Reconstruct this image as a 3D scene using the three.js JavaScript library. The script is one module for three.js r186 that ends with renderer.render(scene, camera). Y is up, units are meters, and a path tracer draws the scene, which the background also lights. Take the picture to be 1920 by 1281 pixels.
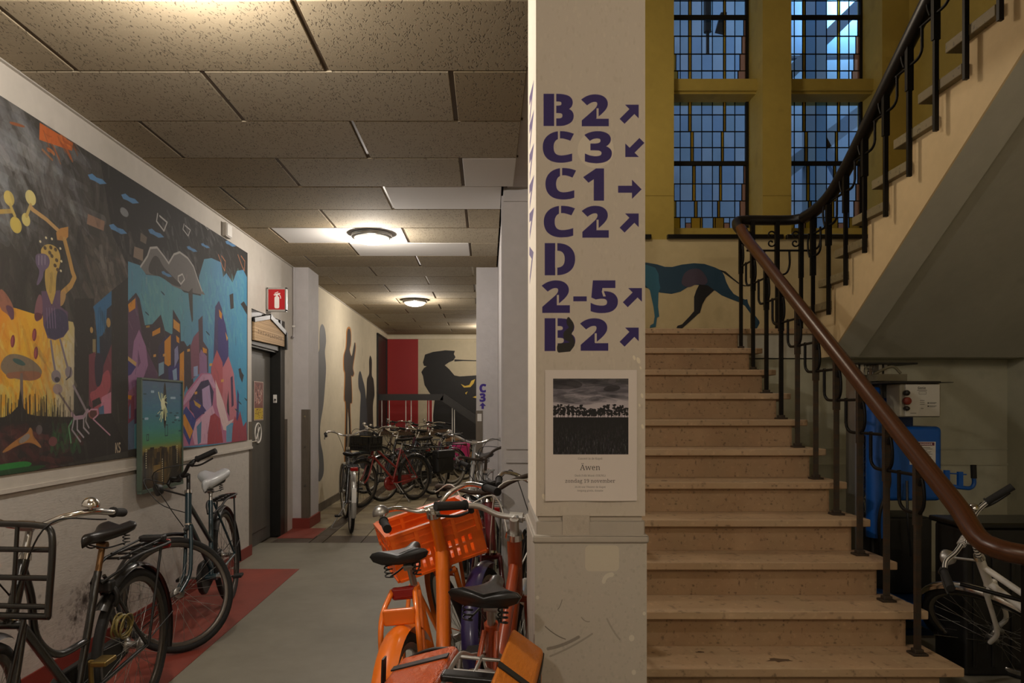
import * as THREE from 'three';
import { RoundedBoxGeometry } from 'three/addons/geometries/RoundedBoxGeometry.js';
import { mergeGeometries } from 'three/addons/utils/BufferGeometryUtils.js';

// ---------- camera, sky, light, exposure ----------
const W = 1920, H = 1281, F = 1330, CX = 914, CY = 761, EYE = 1.425;   // focal length in pixels, vanishing point of the corridor, eye height
const scene = new THREE.Scene();
const camera = new THREE.PerspectiveCamera(2 * Math.atan(H / 2 / F) * 180 / Math.PI, W / H, 0.05, 80);
camera.position.set(0, EYE, 0);
camera.lookAt(0, EYE, -10);
camera.setViewOffset(W, H, W / 2 - CX, H / 2 - CY, W, H);              // rising, shifted lens: verticals stay vertical
const renderer = new THREE.WebGLRenderer({ antialias: true });
renderer.toneMapping = THREE.LinearToneMapping;
renderer.toneMappingExposure = 0.76;
renderer.shadowMap.enabled = true;
renderer.shadowMap.type = THREE.PCFSoftShadowMap;
scene.background = new THREE.Color(0.5, 0.66, 0.93);                  // blue dusk, seen through the leaded windows
const LAMP = 5.2, LAMP_COLOR = 0xfff5ea;                               // corridor dome lamps
const STAIR_LAMP = 10, STAIR_COLOR = 0xffecd2, STX = 1.5, STY = 3.55, STD = -0.9;    // warm globe over the foot of the stairs, behind the viewpoint
const ADDED_LAMP = 5.5;                                                   // unseen wall lamp added behind the pillar to light the stairwell
const YARD = 24;                                                       // lamp added outside to grade the window panes

// ---------- helpers ----------
let seedState = 7;
const rnd = () => { seedState = (seedState * 1664525 + 1013904223) >>> 0; return seedState / 4294967296; };
const rr = (a, b) => a + (b - a) * rnd();
const V = (x, y, z) => new THREE.Vector3(x, y, z);
const R = (d) => d * Math.PI / 180;
const px = (x, d) => (x - CX) / F * d, py = (y, d) => EYE + (CY - y) / F * d;   // world x / y of a pixel at a depth
const at = (x, y, d) => V(px(x, d), py(y, d), -d);
const used = {};
const numbered = (n) => { const k = used[n] = (used[n] ?? -1) + 1; return k ? n + '_' + String(k).padStart(3, '0') : n; };
function prep(g) {
  const o = g.index ? g.toNonIndexed() : g;
  for (const k of Object.keys(o.attributes)) if (!['position', 'normal', 'uv'].includes(k)) o.deleteAttribute(k);
  if (!o.attributes.uv) o.setAttribute('uv', new THREE.BufferAttribute(new Float32Array(o.attributes.position.count * 2), 2));
  o.morphAttributes = {}; o.clearGroups();
  return o;
}
const M = (list) => { list = [].concat(list); return list.length === 1 ? list[0] : mergeGeometries(list.map(prep)); };
const bx = (w, h, d, x = 0, y = 0, z = 0) => new THREE.BoxGeometry(w, h, d).translate(x, y, z);
const span = (x0, x1, y0, y1, z0, z1) => bx(Math.abs(x1 - x0), Math.abs(y1 - y0), Math.abs(z1 - z0), (x0 + x1) / 2, (y0 + y1) / 2, (z0 + z1) / 2);
const rb = (w, h, d, r, x = 0, y = 0, z = 0, s = 2) => new RoundedBoxGeometry(w, h, d, s, r).translate(x, y, z);
function rod(a, b, r0, r1 = r0, n = 8) {
  const dir = b.clone().sub(a), len = dir.length();
  const g = new THREE.CylinderGeometry(r1, r0, len, n, 1);
  g.translate(0, len / 2, 0);
  g.applyQuaternion(new THREE.Quaternion().setFromUnitVectors(V(0, 1, 0), dir.normalize()));
  return g.translate(a.x, a.y, a.z);
}
function bar(a, b, w, h = w) {                                         // square bar between two points
  const dir = b.clone().sub(a), len = dir.length();
  const g = bx(w, len, h, 0, len / 2, 0);
  g.applyQuaternion(new THREE.Quaternion().setFromUnitVectors(V(0, 1, 0), dir.normalize()));
  return g.translate(a.x, a.y, a.z);
}
const pipe = (pts, r, n = 24, k = 8, closed = false, type = 'centripetal') => new THREE.TubeGeometry(new THREE.CatmullRomCurve3(pts, closed, type), n, r, k, closed);
const lathe = (prof, n = 24) => new THREE.LatheGeometry(prof.map(([r, y]) => new THREE.Vector2(r, y)), n);
const shapeOf = (pts) => { const s = new THREE.Shape(); pts.forEach(([x, y], i) => i ? s.lineTo(x, y) : s.moveTo(x, y)); s.closePath(); return s; };
const smoothShape = (pts) => new THREE.Shape(new THREE.CatmullRomCurve3(pts.map(([x, y]) => V(x, y, 0)), true, 'centripetal').getPoints(pts.length * 5).slice(0, -1).map((p) => new THREE.Vector2(p.x, p.y)));
const slab = (shape, t, bevel = 0) => new THREE.ExtrudeGeometry(shape, { depth: t, bevelEnabled: bevel > 0, bevelSize: bevel, bevelThickness: bevel, bevelSegments: 1, curveSegments: 8 });
function metricUV(g) {                                                 // uv in metres by the way each face points
  const o = g.index ? g.toNonIndexed() : g; const p = o.attributes.position, n = o.attributes.normal, uv = new Float32Array(p.count * 2);
  for (let i = 0; i < p.count; i++) {
    const ax = Math.abs(n.getX(i)), ay = Math.abs(n.getY(i)), az = Math.abs(n.getZ(i));
    if (ax >= ay && ax >= az) { uv[2 * i] = p.getZ(i); uv[2 * i + 1] = p.getY(i); }
    else if (ay >= az) { uv[2 * i] = p.getX(i); uv[2 * i + 1] = p.getZ(i); }
    else { uv[2 * i] = p.getX(i); uv[2 * i + 1] = p.getY(i); }
  }
  o.setAttribute('uv', new THREE.BufferAttribute(uv, 2));
  return o;
}
function add(parent, name, geos, m) {
  const mesh = new THREE.Mesh(M(geos), m);
  mesh.name = parent === scene ? numbered(name) : sub(parent, name);
  mesh.castShadow = mesh.receiveShadow = true; parent.add(mesh); return mesh;
}
function sub(parent, name) { const c = parent.userData_counts ??= {}; const k = c[name] = (c[name] ?? -1) + 1; return k ? name + '_' + String(k).padStart(3, '0') : name; }
function tag(o, label, category, group) { o.userData.label = label; o.userData.category = category; if (group) o.userData.group = group; return o; }
function thing(name, label, category, p = [0, 0, 0], group) { const o = new THREE.Group(); o.name = numbered(name); o.position.set(...p); scene.add(o); return tag(o, label, category, group); }
function struct(name, geos, m, label) { const o = add(scene, name, [].concat(geos).map(metricUV), m); o.userData.kind = 'structure'; if (label) o.userData.label = label; return o; }
function structGroup(name, p = [0, 0, 0]) { const o = new THREE.Group(); o.name = numbered(name); o.position.set(...p); o.userData.kind = 'structure'; scene.add(o); return o; }
const stuff = (o) => { o.userData.kind = 'stuff'; return o; };

// ---------- procedural textures ----------
function lattice(n, seed) { const a = new Float32Array(n * n); let s = seed * 7919 + 13; for (let i = 0; i < a.length; i++) { s = (s * 1664525 + 1013904223) >>> 0; a[i] = s / 4294967296; } return a; }
function noise(n, seed) { const a = lattice(n, seed); return (u, v) => { const x = u * n, y = v * n, xi = Math.floor(x), yi = Math.floor(y), fx = x - xi, fy = y - yi, sx = fx * fx * (3 - 2 * fx), sy = fy * fy * (3 - 2 * fy), w = (i, j) => a[((j % n + n) % n) * n + ((i % n + n) % n)]; return (w(xi, yi) * (1 - sx) + w(xi + 1, yi) * sx) * (1 - sy) + (w(xi, yi + 1) * (1 - sx) + w(xi + 1, yi + 1) * sx) * sy; }; }
function fbm(base, seed, oct = 4) { const ns = []; for (let i = 0; i < oct; i++) ns.push(noise(base << i, seed + i * 31)); return (u, v) => { let t = 0, a = 0.5, s = 0; for (const n of ns) { t += a * n(u, v); s += a; a *= 0.5; } return t / s; }; }
function tex(size, fn, srgb = true) {
  const d = new Uint8Array(size * size * 4);
  for (let j = 0; j < size; j++) for (let i = 0; i < size; i++) { const c = fn(i / size, j / size), k = (j * size + i) * 4; d[k] = Math.max(0, Math.min(255, c[0])); d[k + 1] = Math.max(0, Math.min(255, c[1])); d[k + 2] = Math.max(0, Math.min(255, c[2])); d[k + 3] = 255; }
  const t = new THREE.DataTexture(d, size, size); t.wrapS = t.wrapT = THREE.RepeatWrapping; t.magFilter = THREE.LinearFilter; t.minFilter = THREE.LinearMipmapLinearFilter; t.generateMipmaps = true;
  if (srgb) t.colorSpace = THREE.SRGBColorSpace; t.needsUpdate = true; return t;
}
function canvasTex(w, h, draw) {
  const c = document.createElement('canvas'); c.width = w; c.height = h; const g = c.getContext('2d'); draw(g, w, h);
  const t = new THREE.CanvasTexture(c); t.colorSpace = THREE.SRGBColorSpace; t.anisotropy = 8; t.wrapS = t.wrapT = THREE.RepeatWrapping; return t;
}
const rep = (t, m) => { const c = t.clone(); c.wrapS = c.wrapT = THREE.RepeatWrapping; c.repeat.set(1 / m, 1 / m); c.needsUpdate = true; return c; };
const fA = fbm(4, 1, 6), fB = fbm(6, 50, 5), fC = fbm(32, 90, 3), fD = fbm(3, 140, 4);
const g3 = (v) => [v, v, v];
const plasterMap = tex(512, (u, v) => { const a = fA(u, v), b = fB(u, v), s = fC(u, v); let t = 238 + (a - 0.5) * 22 + (s - 0.5) * 10; if (b > 0.71) t -= (b - 0.71) * 140; return [t + 1, t, t - 1 + (a - .5) * 4]; });
const plasterBump = tex(512, (u, v) => g3(128 + (fC(u, v) - 0.5) * 90 + (fA(u, v) - 0.5) * 120), false);
const speckMap = tex(512, (u, v) => { const a = fA(u, v), s = fC(u, v), f = fB(v, u); let t = 226 + (a - 0.5) * 38; if (s > 0.66) t -= (s - 0.66) * 320; if (s < 0.3) t += (0.3 - s) * 110; return [t, t - 2 + (f - .5) * 10, t - 4 + (f - .5) * 12]; });
const grimeMap = tex(512, (u, v) => { const a = fD(u, v), b = fB(u, v), s = fC(u, v); let t = 226 + (a - 0.5) * 46 + (b - 0.5) * 26 + (s - 0.5) * 16; return [t, t - 1, t - 3]; });
const rustMap = tex(256, (u, v) => { const a = fB(u, v), s = fC(u, v); const t = 150 + (s - 0.5) * 90, k = Math.max(0, a - 0.52) * 5; return [t + 60 * k, t + 10 * k, t - 30 * k]; });
const woodMap = tex(512, (u, v) => { const w = fB(u * 0.25, v * 4) * 0.6 + fC(u * 0.1 + .3, v) * 0.4; const l = Math.sin((v * 24 + w * 9) * 6.28) * 0.5 + 0.5; const t = 170 + l * 34 + (w - 0.5) * 90; return [t, t * 0.93, t * 0.86]; });
const std = (color, o = {}) => new THREE.MeshStandardMaterial({ color, roughness: 0.7, metalness: 0, ...o });
const plaster = (color, o = {}) => std(color, { roughness: 0.75, map: rep(plasterMap, 1.7), bumpMap: rep(plasterBump, 0.9), bumpScale: 0.0025, ...o });
const MAT = {
  wall: plaster(0xd0cac0), wallGrey: plaster(0xccc8c8), pillar: plaster(0xc2b8aa), pillarDado: plaster(0xbcb4a8), cream: plaster(0xe2d7bd), stairWall: plaster(0xb9b7a0),
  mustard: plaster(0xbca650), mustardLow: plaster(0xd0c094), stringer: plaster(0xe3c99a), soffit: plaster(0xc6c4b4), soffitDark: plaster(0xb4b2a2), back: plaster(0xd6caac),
  stone: std(0xc8aa86, { map: rep(speckMap, 0.8), bumpMap: rep(speckMap, 0.8), bumpScale: 0.0008, roughness: 0.5 }),
  stoneTop: std(0xd0b28e, { map: rep(speckMap, 1.1), roughness: 0.45 }),
  stoneOlive: std(0x8f8260, { map: rep(speckMap, 0.7), roughness: 0.6 }),  // darker, more olive stone for the upper flight's treads
  riser: std(0xb69672, { map: rep(speckMap, 0.6), bumpMap: rep(speckMap, 0.6), bumpScale: 0.001, roughness: 0.6 }),
  lino: std(0x948f80, { map: rep(grimeMap, 1.9), roughness: 0.55 }), red: std(0x9c4636, { map: rep(grimeMap, 1.3), roughness: 0.55 }), redBase: std(0x7c2c20, { roughness: 0.6 }),
  tileA: std(0xb3a688, { map: rep(grimeMap, 0.9), roughness: 0.5 }), tileB: std(0xa1947a, { map: rep(grimeMap, 0.9), roughness: 0.5 }), tileDark: std(0x5b4f42, { map: rep(grimeMap, 0.9), roughness: 0.5 }), grout: std(0x5e5546),
  iron: std(0x1c1a18, { metalness: 0.55, roughness: 0.5, map: rep(rustMap, 0.4) }), ironOld: std(0x6a6257, { metalness: 0.45, roughness: 0.55, map: rep(rustMap, 0.25) }),
  rail: std(0x6b4224, { map: rep(woodMap, 0.6), roughness: 0.32 }), railDark: std(0x140d09, { map: rep(woodMap, 0.6), roughness: 0.42 }),
  black: std(0x151413, { roughness: 0.5 }), blackSatin: std(0x100f0f, { roughness: 0.28 }), rubber: std(0x171615, { roughness: 0.8 }), rubberGrey: std(0x4a463f, { roughness: 0.85 }),
  chrome: std(0xd8d6d2, { metalness: 1, roughness: 0.16 }), steel: std(0xa5a39f, { metalness: 0.9, roughness: 0.35 }), alu: std(0xbdbbb6, { metalness: 0.85, roughness: 0.42 }), guard: std(0x7d7367, { metalness: 0.5, roughness: 0.5, map: rep(grimeMap, 0.5) }),
  rimDark: std(0x55504a, { metalness: 0.7, roughness: 0.4 }), postBrass: std(0x7a5a38, { metalness: 0.7, roughness: 0.4 }), gold: std(0x8a7440, { metalness: 0.8, roughness: 0.4 }), redLens: new THREE.MeshPhysicalMaterial({ color: 0x8c0d0c, roughness: 0.15, clearcoat: 0.6 }), white: std(0xe9e6df, { roughness: 0.45 }), paper: std(0xd9d4cc, { roughness: 0.8 }),
  leather: std(0x1b1816, { roughness: 0.35 }), vinyl: std(0x131212, { roughness: 0.3 }), spoke: std(0x9a9893, { metalness: 0.9, roughness: 0.35 }),
  doorGrey: std(0x5e5c57, { roughness: 0.45, map: rep(grimeMap, 0.8) }), doorBlack: std(0x181815, { roughness: 0.4 }), wood: std(0xb08a5c, { map: rep(woodMap, 0.5), roughness: 0.6 }), lead: std(0x17160f, { metalness: 0.4, roughness: 0.6 }),
  plankBrown: std(0x6d5738, { map: rep(woodMap, 0.9), roughness: 0.6 }), blue: std(0x0d4f9e, { roughness: 0.4 }), blueDark: std(0x0a356c, { roughness: 0.45 }),
};
const paint = (c, o = {}) => new THREE.MeshPhysicalMaterial({ color: c, roughness: 0.35, clearcoat: 0.6, clearcoatRoughness: 0.15, ...o });
// ---------- the setting: floors ----------
const XL = -2.262, XR = 4.47, CEIL = EYE + 1.605, WIN = 7.55;
struct('floor', span(-2.6, 4.75, -0.15, 0, 2.6, -7.37), MAT.lino);
const floorFar = struct('floor', span(-2.6, 1.2, -0.15, -0.014, -7.37, -16.4), MAT.grout);
{
  const cols = [-2.26, -1.86, -1.72, -1.32, -0.92, -0.52, -0.12, 0.28, 0.7];
  for (let r = 0, d = 7.38; d < 15.4; r++, d += 0.4) for (let c = 0; c < cols.length - 1; c++) {
    const w = cols[c + 1] - cols[c], dark = c === 1 || r === 0 || (rnd() < 0.1 && c > 1);
    const t = add(floorFar, 'tile', metricUV(rb(w - 0.008, 0.014, 0.392, 0.003, cols[c] + w / 2, -0.007 - rr(0, 0.0012), -d - 0.2, 1)), dark ? MAT.tileDark : rnd() < 0.5 ? MAT.tileA : MAT.tileB);
  }
}
struct('floor_border', [span(-2.262, -1.64, 0, 0.003, 2.2, -6.18)], MAT.red);
struct('floor_border', [span(-2.262, -1.87, 0, 0.003, -7.62, -8.24)], MAT.red);
struct('baseboard_left', [span(-2.262, -2.25, 0, 0.1, 2.5, -6.78)], MAT.redBase);
struct('baseboard_far_left', [span(-2.262, -2.245, 0, 0.11, -8.75, -15.4)], MAT.guard);
struct('baseboard_pilaster', [span(-2.262, -2.06, 0, 0.12, -8.22, -8.75)], MAT.redBase);

// ---------- walls of the corridor ----------
struct('wall_left', [
  span(-2.56, XL, 0, 3.4, 2.6, -6.8), span(-2.56, XL, 2.36, 3.4, -6.8, -7.9), span(-2.56, XL, 0, 3.4, -7.9, -8.3),
], MAT.wall);
struct('trim_1', [                                                     // dado ledge along the left wall
  span(XL, XL + 0.012, 1.035, 1.10, 2.5, -6.78), span(XL, XL + 0.02, 1.015, 1.035, 2.5, -6.78),
], MAT.wall);
struct('wall_niche_back', span(-2.8, -2.55, 0, 2.5, -6.6, -8.1), MAT.doorBlack);
struct('pilaster', span(XL - 0.05, -2.08, 0, 3.05, -8.24, -8.73), MAT.wallGrey);
struct('wall_far_left', span(-2.56, XL, 0, 3.4, -8.3, -16.05), MAT.cream);
struct('wall_back', span(-2.6, 1.5, 0, 3.4, -16.05, -16.3), MAT.back);
struct('wall_right', [span(0.12, 0.5, 0, 6.6, -5.3, -8.3)], MAT.wallGrey);
struct('wall_far_right', [span(0.9, 1.2, 0, 3.4, -8.3, -16.1)], MAT.cream);
struct('pier', [span(-0.13, 0.13, 0, 3.05, -8.24, -8.62), span(0.13, 1.2, 0, 3.4, -8.3, -8.62)], MAT.wallGrey);
struct('trim_2', [span(0.105, 0.12, 0, 3.0, -5.32, -5.42), span(0.12, 0.5, 2.95, 3.03, -5.285, -5.3)], MAT.wallGrey);
struct('trim_3', [span(0.14, 0.5, 1.0, 1.02, -5.28, -5.3), span(0.14, 0.5, 1.10, 1.115, -5.285, -5.3)], MAT.wallGrey);
struct('trim_4', span(-2.26, 0.9, 2.93, 3.0, -16.0, -16.05), MAT.cream);
struct('wall_behind', span(-2.6, 4.8, 0, 6.7, 2.5, 2.7), MAT.wall);
struct('wall_above', span(0.147, 0.478, CEIL + 0.02, 6.6, 2.6, -5.3), MAT.wallGrey);

// painted lower panel of the left wall with tire scuffs
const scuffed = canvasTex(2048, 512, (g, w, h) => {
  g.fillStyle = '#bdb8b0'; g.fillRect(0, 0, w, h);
  let s = 31; const q = () => (s = (s * 16807) % 2147483647) / 2147483647;
  const X = (x, y) => [(-XL * F / (CX - x) - 2.5) / 4.28 * w, (1.015 - py(y, -XL * F / (CX - x))) / 0.915 * h];
  for (let i = 0; i < 3000; i++) { g.fillStyle = q() < .5 ? 'rgba(214,208,198,.12)' : 'rgba(140,132,120,.10)'; const r = 1 + q() * 9; g.beginPath(); g.ellipse(q() * w, q() * h, r, r * (.4 + q()), q() * 3, 0, 7); g.fill(); }
  for (let i = 0; i < 90; i++) { const [a, b] = [q() * w, q() * h]; g.strokeStyle = `rgba(60,52,44,${.1 + q() * .25})`; g.lineWidth = .6 + q() * 1.4; g.beginPath(); g.moveTo(a, b); g.lineTo(a + (q() - .5) * 40, b + (q() - .5) * 30); g.stroke(); }
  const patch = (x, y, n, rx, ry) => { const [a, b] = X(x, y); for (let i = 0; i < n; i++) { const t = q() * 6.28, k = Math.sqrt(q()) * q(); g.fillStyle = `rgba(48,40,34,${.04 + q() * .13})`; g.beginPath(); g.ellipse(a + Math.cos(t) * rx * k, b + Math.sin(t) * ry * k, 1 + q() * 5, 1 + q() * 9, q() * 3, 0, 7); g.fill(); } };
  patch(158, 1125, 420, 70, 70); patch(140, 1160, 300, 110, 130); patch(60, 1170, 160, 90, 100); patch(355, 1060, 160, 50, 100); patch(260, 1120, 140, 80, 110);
});
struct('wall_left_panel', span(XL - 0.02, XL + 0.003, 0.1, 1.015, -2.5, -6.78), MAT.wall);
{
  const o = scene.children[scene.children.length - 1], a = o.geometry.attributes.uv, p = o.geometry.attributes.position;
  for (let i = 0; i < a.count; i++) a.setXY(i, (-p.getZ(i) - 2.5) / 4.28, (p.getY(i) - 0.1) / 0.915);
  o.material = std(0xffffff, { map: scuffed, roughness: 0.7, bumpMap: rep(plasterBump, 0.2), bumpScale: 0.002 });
}

// ---------- front pillar with its stencilled directions ----------
const PD = 2.15, PB = 2.57, PX0 = 0.147, PX1 = 0.478;
const PTOP = 3.45, PLOW = py(968, PD);
const PURPLE = '#2a1a5e';
const pillarFace = canvasTex(640, 2048, (g, w, h) => {
  // the face spans PX0..PX1 by PLOW..PTOP; draw in photograph pixels of that face
  const X = (x) => (px(x, PD) - PX0) / (PX1 - PX0) * w, Y = (y) => (PTOP - py(y, PD)) / (PTOP - PLOW) * h;
  g.fillStyle = '#c2b8aa'; g.fillRect(0, 0, w, h);
  let s = 11; const q = () => (s = (s * 16807) % 2147483647) / 2147483647;
  for (let i = 0; i < 2600; i++) { g.fillStyle = q() < .5 ? 'rgba(220,212,196,.10)' : 'rgba(150,138,118,.10)'; const r = 1 + q() * 7; g.beginPath(); g.ellipse(q() * w, q() * h, r, r * (0.5 + q()), q() * 3, 0, 7); g.fill(); }
  const sx = w / (PX1 - PX0) / F * PD, sy = h / (PTOP - PLOW) / F * PD;
  const cap = 0.715;
  const ink = PURPLE, base = '#c2b8aa';
  g.fillStyle = 'rgba(222,212,192,.5)'; g.beginPath(); g.ellipse(X(1117), Y(281), 34 * sx, 34 * sy, 0, 0, 7); g.fill();
  const glyph = (ch, x0, x1, y0, y1, cuts = []) => {                   // a bold letter stretched into a box, with stencil bridges
    g.save(); g.font = 'bold 200px sans-serif'; const m = g.measureText(ch); const gw = m.actualBoundingBoxRight + m.actualBoundingBoxLeft, gh = m.actualBoundingBoxAscent + m.actualBoundingBoxDescent;
    g.translate(X(x0), Y(y0)); g.scale((X(x1) - X(x0)) / gw, (Y(y1) - Y(y0)) / gh); g.translate(m.actualBoundingBoxLeft, m.actualBoundingBoxAscent);
    g.fillStyle = ink; g.strokeStyle = ink; g.lineWidth = 11; g.lineJoin = 'miter'; g.fillText(ch, 0, 0); g.strokeText(ch, 0, 0); g.restore();
    g.fillStyle = base; for (const c of cuts) { g.beginPath(); c.forEach(([a, b], i) => i ? g.lineTo(X(a), Y(b)) : g.moveTo(X(a), Y(b))); g.fill(); }
  };
  const v = (x, y0, y1, t = 4) => [[x, y0], [x + t, y0], [x + t, y1], [x, y1]];
  glyph('B', 1022, 1073, 178, 234, [v(1039, 175, 237)]);
  glyph('2', 1093, 1139, 179, 235, [v(1118.5, 203, 222)]);
  glyph('C', 1020, 1073, 248, 303, [v(1046, 244, 262)]);
  glyph('3', 1099, 1145, 248, 304);
  glyph('C', 1025, 1077, 317, 372, [v(1050, 313, 331)]);
  glyph('1', 1097, 1130, 318, 374);
  glyph('C', 1022, 1075, 388, 443, [v(1048, 384, 402)]);
  glyph('2', 1094, 1139, 388, 444, [v(1118.5, 412, 431)]);
  glyph('D', 1024, 1076, 458, 514, [v(1041, 455, 517)]);
  glyph('2', 1019, 1066, 528, 585, [v(1044, 553, 572)]);
  g.fillStyle = ink; g.fillRect(X(1075), Y(556), X(1100) - X(1075), Y(565) - Y(556));
  glyph('5', 1110, 1156, 528, 585, [[[1128, 546], [1132, 546], [1136, 556], [1131, 556]]]);
  glyph('B', 1024, 1076, 599, 656, [v(1041.5, 595, 659)]);
  glyph('2', 1091, 1138, 599, 656, [v(1115, 625, 643)]);
  g.strokeStyle = '#1d1a17'; g.lineWidth = 7.5 * sx; g.lineCap = g.lineJoin = 'round'; g.beginPath();
  [[1066, 603], [1072, 611], [1069, 621], [1060, 629], [1070, 634], [1074, 643], [1068, 651], [1048, 653]].forEach(([a, b], i) => i ? g.lineTo(X(a), Y(b)) : g.moveTo(X(a), Y(b))); g.stroke();
  const arrow = (x, y, a) => {
    g.save(); g.translate(X(x), Y(y)); g.scale(sx, sy); g.rotate(a); g.fillStyle = ink; g.beginPath();
    [[-22, -6.5], [4, -6.5], [4, -18], [22, 0], [4, 18], [4, 6.5], [-22, 6.5]].forEach(([p, q2], i) => i ? g.lineTo(p, q2) : g.moveTo(p, q2)); g.fill(); g.restore();
  };
  const NE = -Math.PI / 4;
  arrow(1182, 212, NE); arrow(1188, 279, NE + Math.PI); arrow(1181, 355, 0); arrow(1182, 416, NE); arrow(1188, 556, NE); arrow(1182, 630, NE);
  // flaked paint near the right edge
  for (const [a, b, c] of [[1189, 671, 3], [1197, 676, 4], [1204, 742, 3], [1199, 760, 2], [1201, 690, 2], [1020, 932, 4], [1205, 800, 3]]) { g.fillStyle = 'rgba(226,216,192,.8)'; g.beginPath(); g.ellipse(X(a), Y(b), c * sx, c * 1.3 * sy, 0.4, 0, 7); g.fill(); }
});
const dadoFace = canvasTex(640, 1600, (g, w, h) => {
  const X = (x) => (px(x, PD) - PX0) / (PX1 - PX0) * w, Y = (y) => (py(1018, PD) - py(y, PD)) / py(1018, PD) * h, sx = w / (PX1 - PX0) / F * PD;
  g.fillStyle = '#b6afa3'; g.fillRect(0, 0, w, h);
  let s = 77; const q = () => (s = (s * 16807) % 2147483647) / 2147483647;
  for (let i = 0; i < 2400; i++) { g.fillStyle = q() < .5 ? 'rgba(206,198,180,.12)' : 'rgba(120,112,98,.10)'; const r = 1 + q() * 8; g.beginPath(); g.ellipse(q() * w, q() * h, r, r * (0.5 + q()), q() * 3, 0, 7); g.fill(); }
  g.fillStyle = 'rgba(198,190,172,.9)'; g.beginPath(); g.roundRect(X(1097), Y(1022), 62 * sx, 40 * sx, 8 * sx); g.fill();
  g.strokeStyle = 'rgba(206,200,184,.9)'; g.lineWidth = 7 * sx; g.lineCap = 'round'; g.beginPath(); g.moveTo(X(1131), Y(1090)); g.quadraticCurveTo(X(1133), Y(1078), X(1146), Y(1077)); g.stroke();
  for (const [a, b, c, d, t, al] of [[1029, 1216, 1085, 1194, 5, .38], [1033, 1230, 1110, 1188, 3, .25], [1024, 1174, 1061, 1198, 1.5, .6], [1137, 1160, 1160, 1198, 3, .2], [1047, 1142, 1055, 1124, 1, .6], [1090, 1157, 1105, 1165, 1.5, .3]]) { g.strokeStyle = `rgba(60,54,46,${al})`; g.lineWidth = t * sx; g.beginPath(); g.moveTo(X(a), Y(b)); g.quadraticCurveTo(X((a + c) / 2), Y((b + d) / 2 + 6), X(c), Y(d)); g.stroke(); }
  for (const [a, b, c] of [[1182, 1196, 5], [1186, 1260, 4], [1205, 1150, 3], [1010, 1120, 3]]) { g.fillStyle = 'rgba(212,206,190,.8)'; g.beginPath(); g.ellipse(X(a), Y(b), c * sx, c * sx, 0, 0, 7); g.fill(); }
});
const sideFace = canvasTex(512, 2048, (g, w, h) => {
  g.fillStyle = '#f2e8d6'; g.fillRect(0, 0, w, h);  // base paler than the front face: corridor lamp light painted in
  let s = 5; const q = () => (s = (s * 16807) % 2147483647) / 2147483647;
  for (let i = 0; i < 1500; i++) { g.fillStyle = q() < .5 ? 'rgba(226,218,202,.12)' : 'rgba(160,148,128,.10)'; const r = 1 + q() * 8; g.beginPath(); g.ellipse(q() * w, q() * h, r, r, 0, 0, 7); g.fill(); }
  const Y = (y) => (PTOP - py(y, 2.45)) / (PTOP - PLOW) * h;           // worn purple stencil strokes, one above the other
  g.strokeStyle = PURPLE; g.lineWidth = 26;
  [[182, 222], [236, 272], [292, 330], [350, 384], [404, 440], [466, 525]].forEach(([a, b], i) => { g.globalAlpha = .65; g.beginPath(); g.moveTo(w * .2, Y(a)); g.lineTo(w * .62, Y((a + b) / 2)); g.lineTo(w * .25, Y(b)); g.stroke(); });
  g.globalAlpha = 1;
});
{
  const p = structGroup('pillar');
  const shaft = new THREE.BoxGeometry(PX1 - PX0, PTOP - PLOW, PB - PD).translate((PX0 + PX1) / 2, (PTOP + PLOW) / 2, -(PD + PB) / 2);
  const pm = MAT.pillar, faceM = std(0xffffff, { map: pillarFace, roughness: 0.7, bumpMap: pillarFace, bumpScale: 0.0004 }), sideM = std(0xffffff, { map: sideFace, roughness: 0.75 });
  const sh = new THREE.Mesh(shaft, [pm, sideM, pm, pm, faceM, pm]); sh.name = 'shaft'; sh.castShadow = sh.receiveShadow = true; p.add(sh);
  const band0 = py(1012, PD), base0 = py(1018, PD);
  add(p, 'groove', metricUV(span(PX0 + 0.008, PX1 - 0.008, PLOW - 0.016, PLOW, -PD - 0.008, -PB + 0.008)), pm);
  add(p, 'band', metricUV(rb(PX1 - PX0, PLOW - 0.014 - band0, PB - PD, 0.006, (PX0 + PX1) / 2, (PLOW - 0.014 + band0) / 2, -(PD + PB) / 2)), MAT.pillarDado);
  add(p, 'ledge', metricUV(rb(PX1 - PX0 + 0.022, 0.026, PB - PD + 0.022, 0.009, (PX0 + PX1) / 2, band0 + 0.002, -(PD + PB) / 2)), MAT.pillarDado);
  const bs = new THREE.Mesh(new THREE.BoxGeometry(PX1 - PX0 + 0.008, base0, PB - PD + 0.008).translate((PX0 + PX1) / 2, base0 / 2, -(PD + PB) / 2), [MAT.pillarDado, MAT.pillarDado, MAT.pillarDado, MAT.pillarDado, std(0xffffff, { map: dadoFace, roughness: 0.7 }), MAT.pillarDado]);
  bs.name = 'plinth'; bs.castShadow = bs.receiveShadow = true; p.add(bs);
  const rp = add(p, 'paint_patch', rb(px(1106, PD) - px(1055, PD), 0.075, 0.002, 0.0008, px(1080, PD), py(989, PD), -PD + 0.001, 1), MAT.pillar);
}

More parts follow.
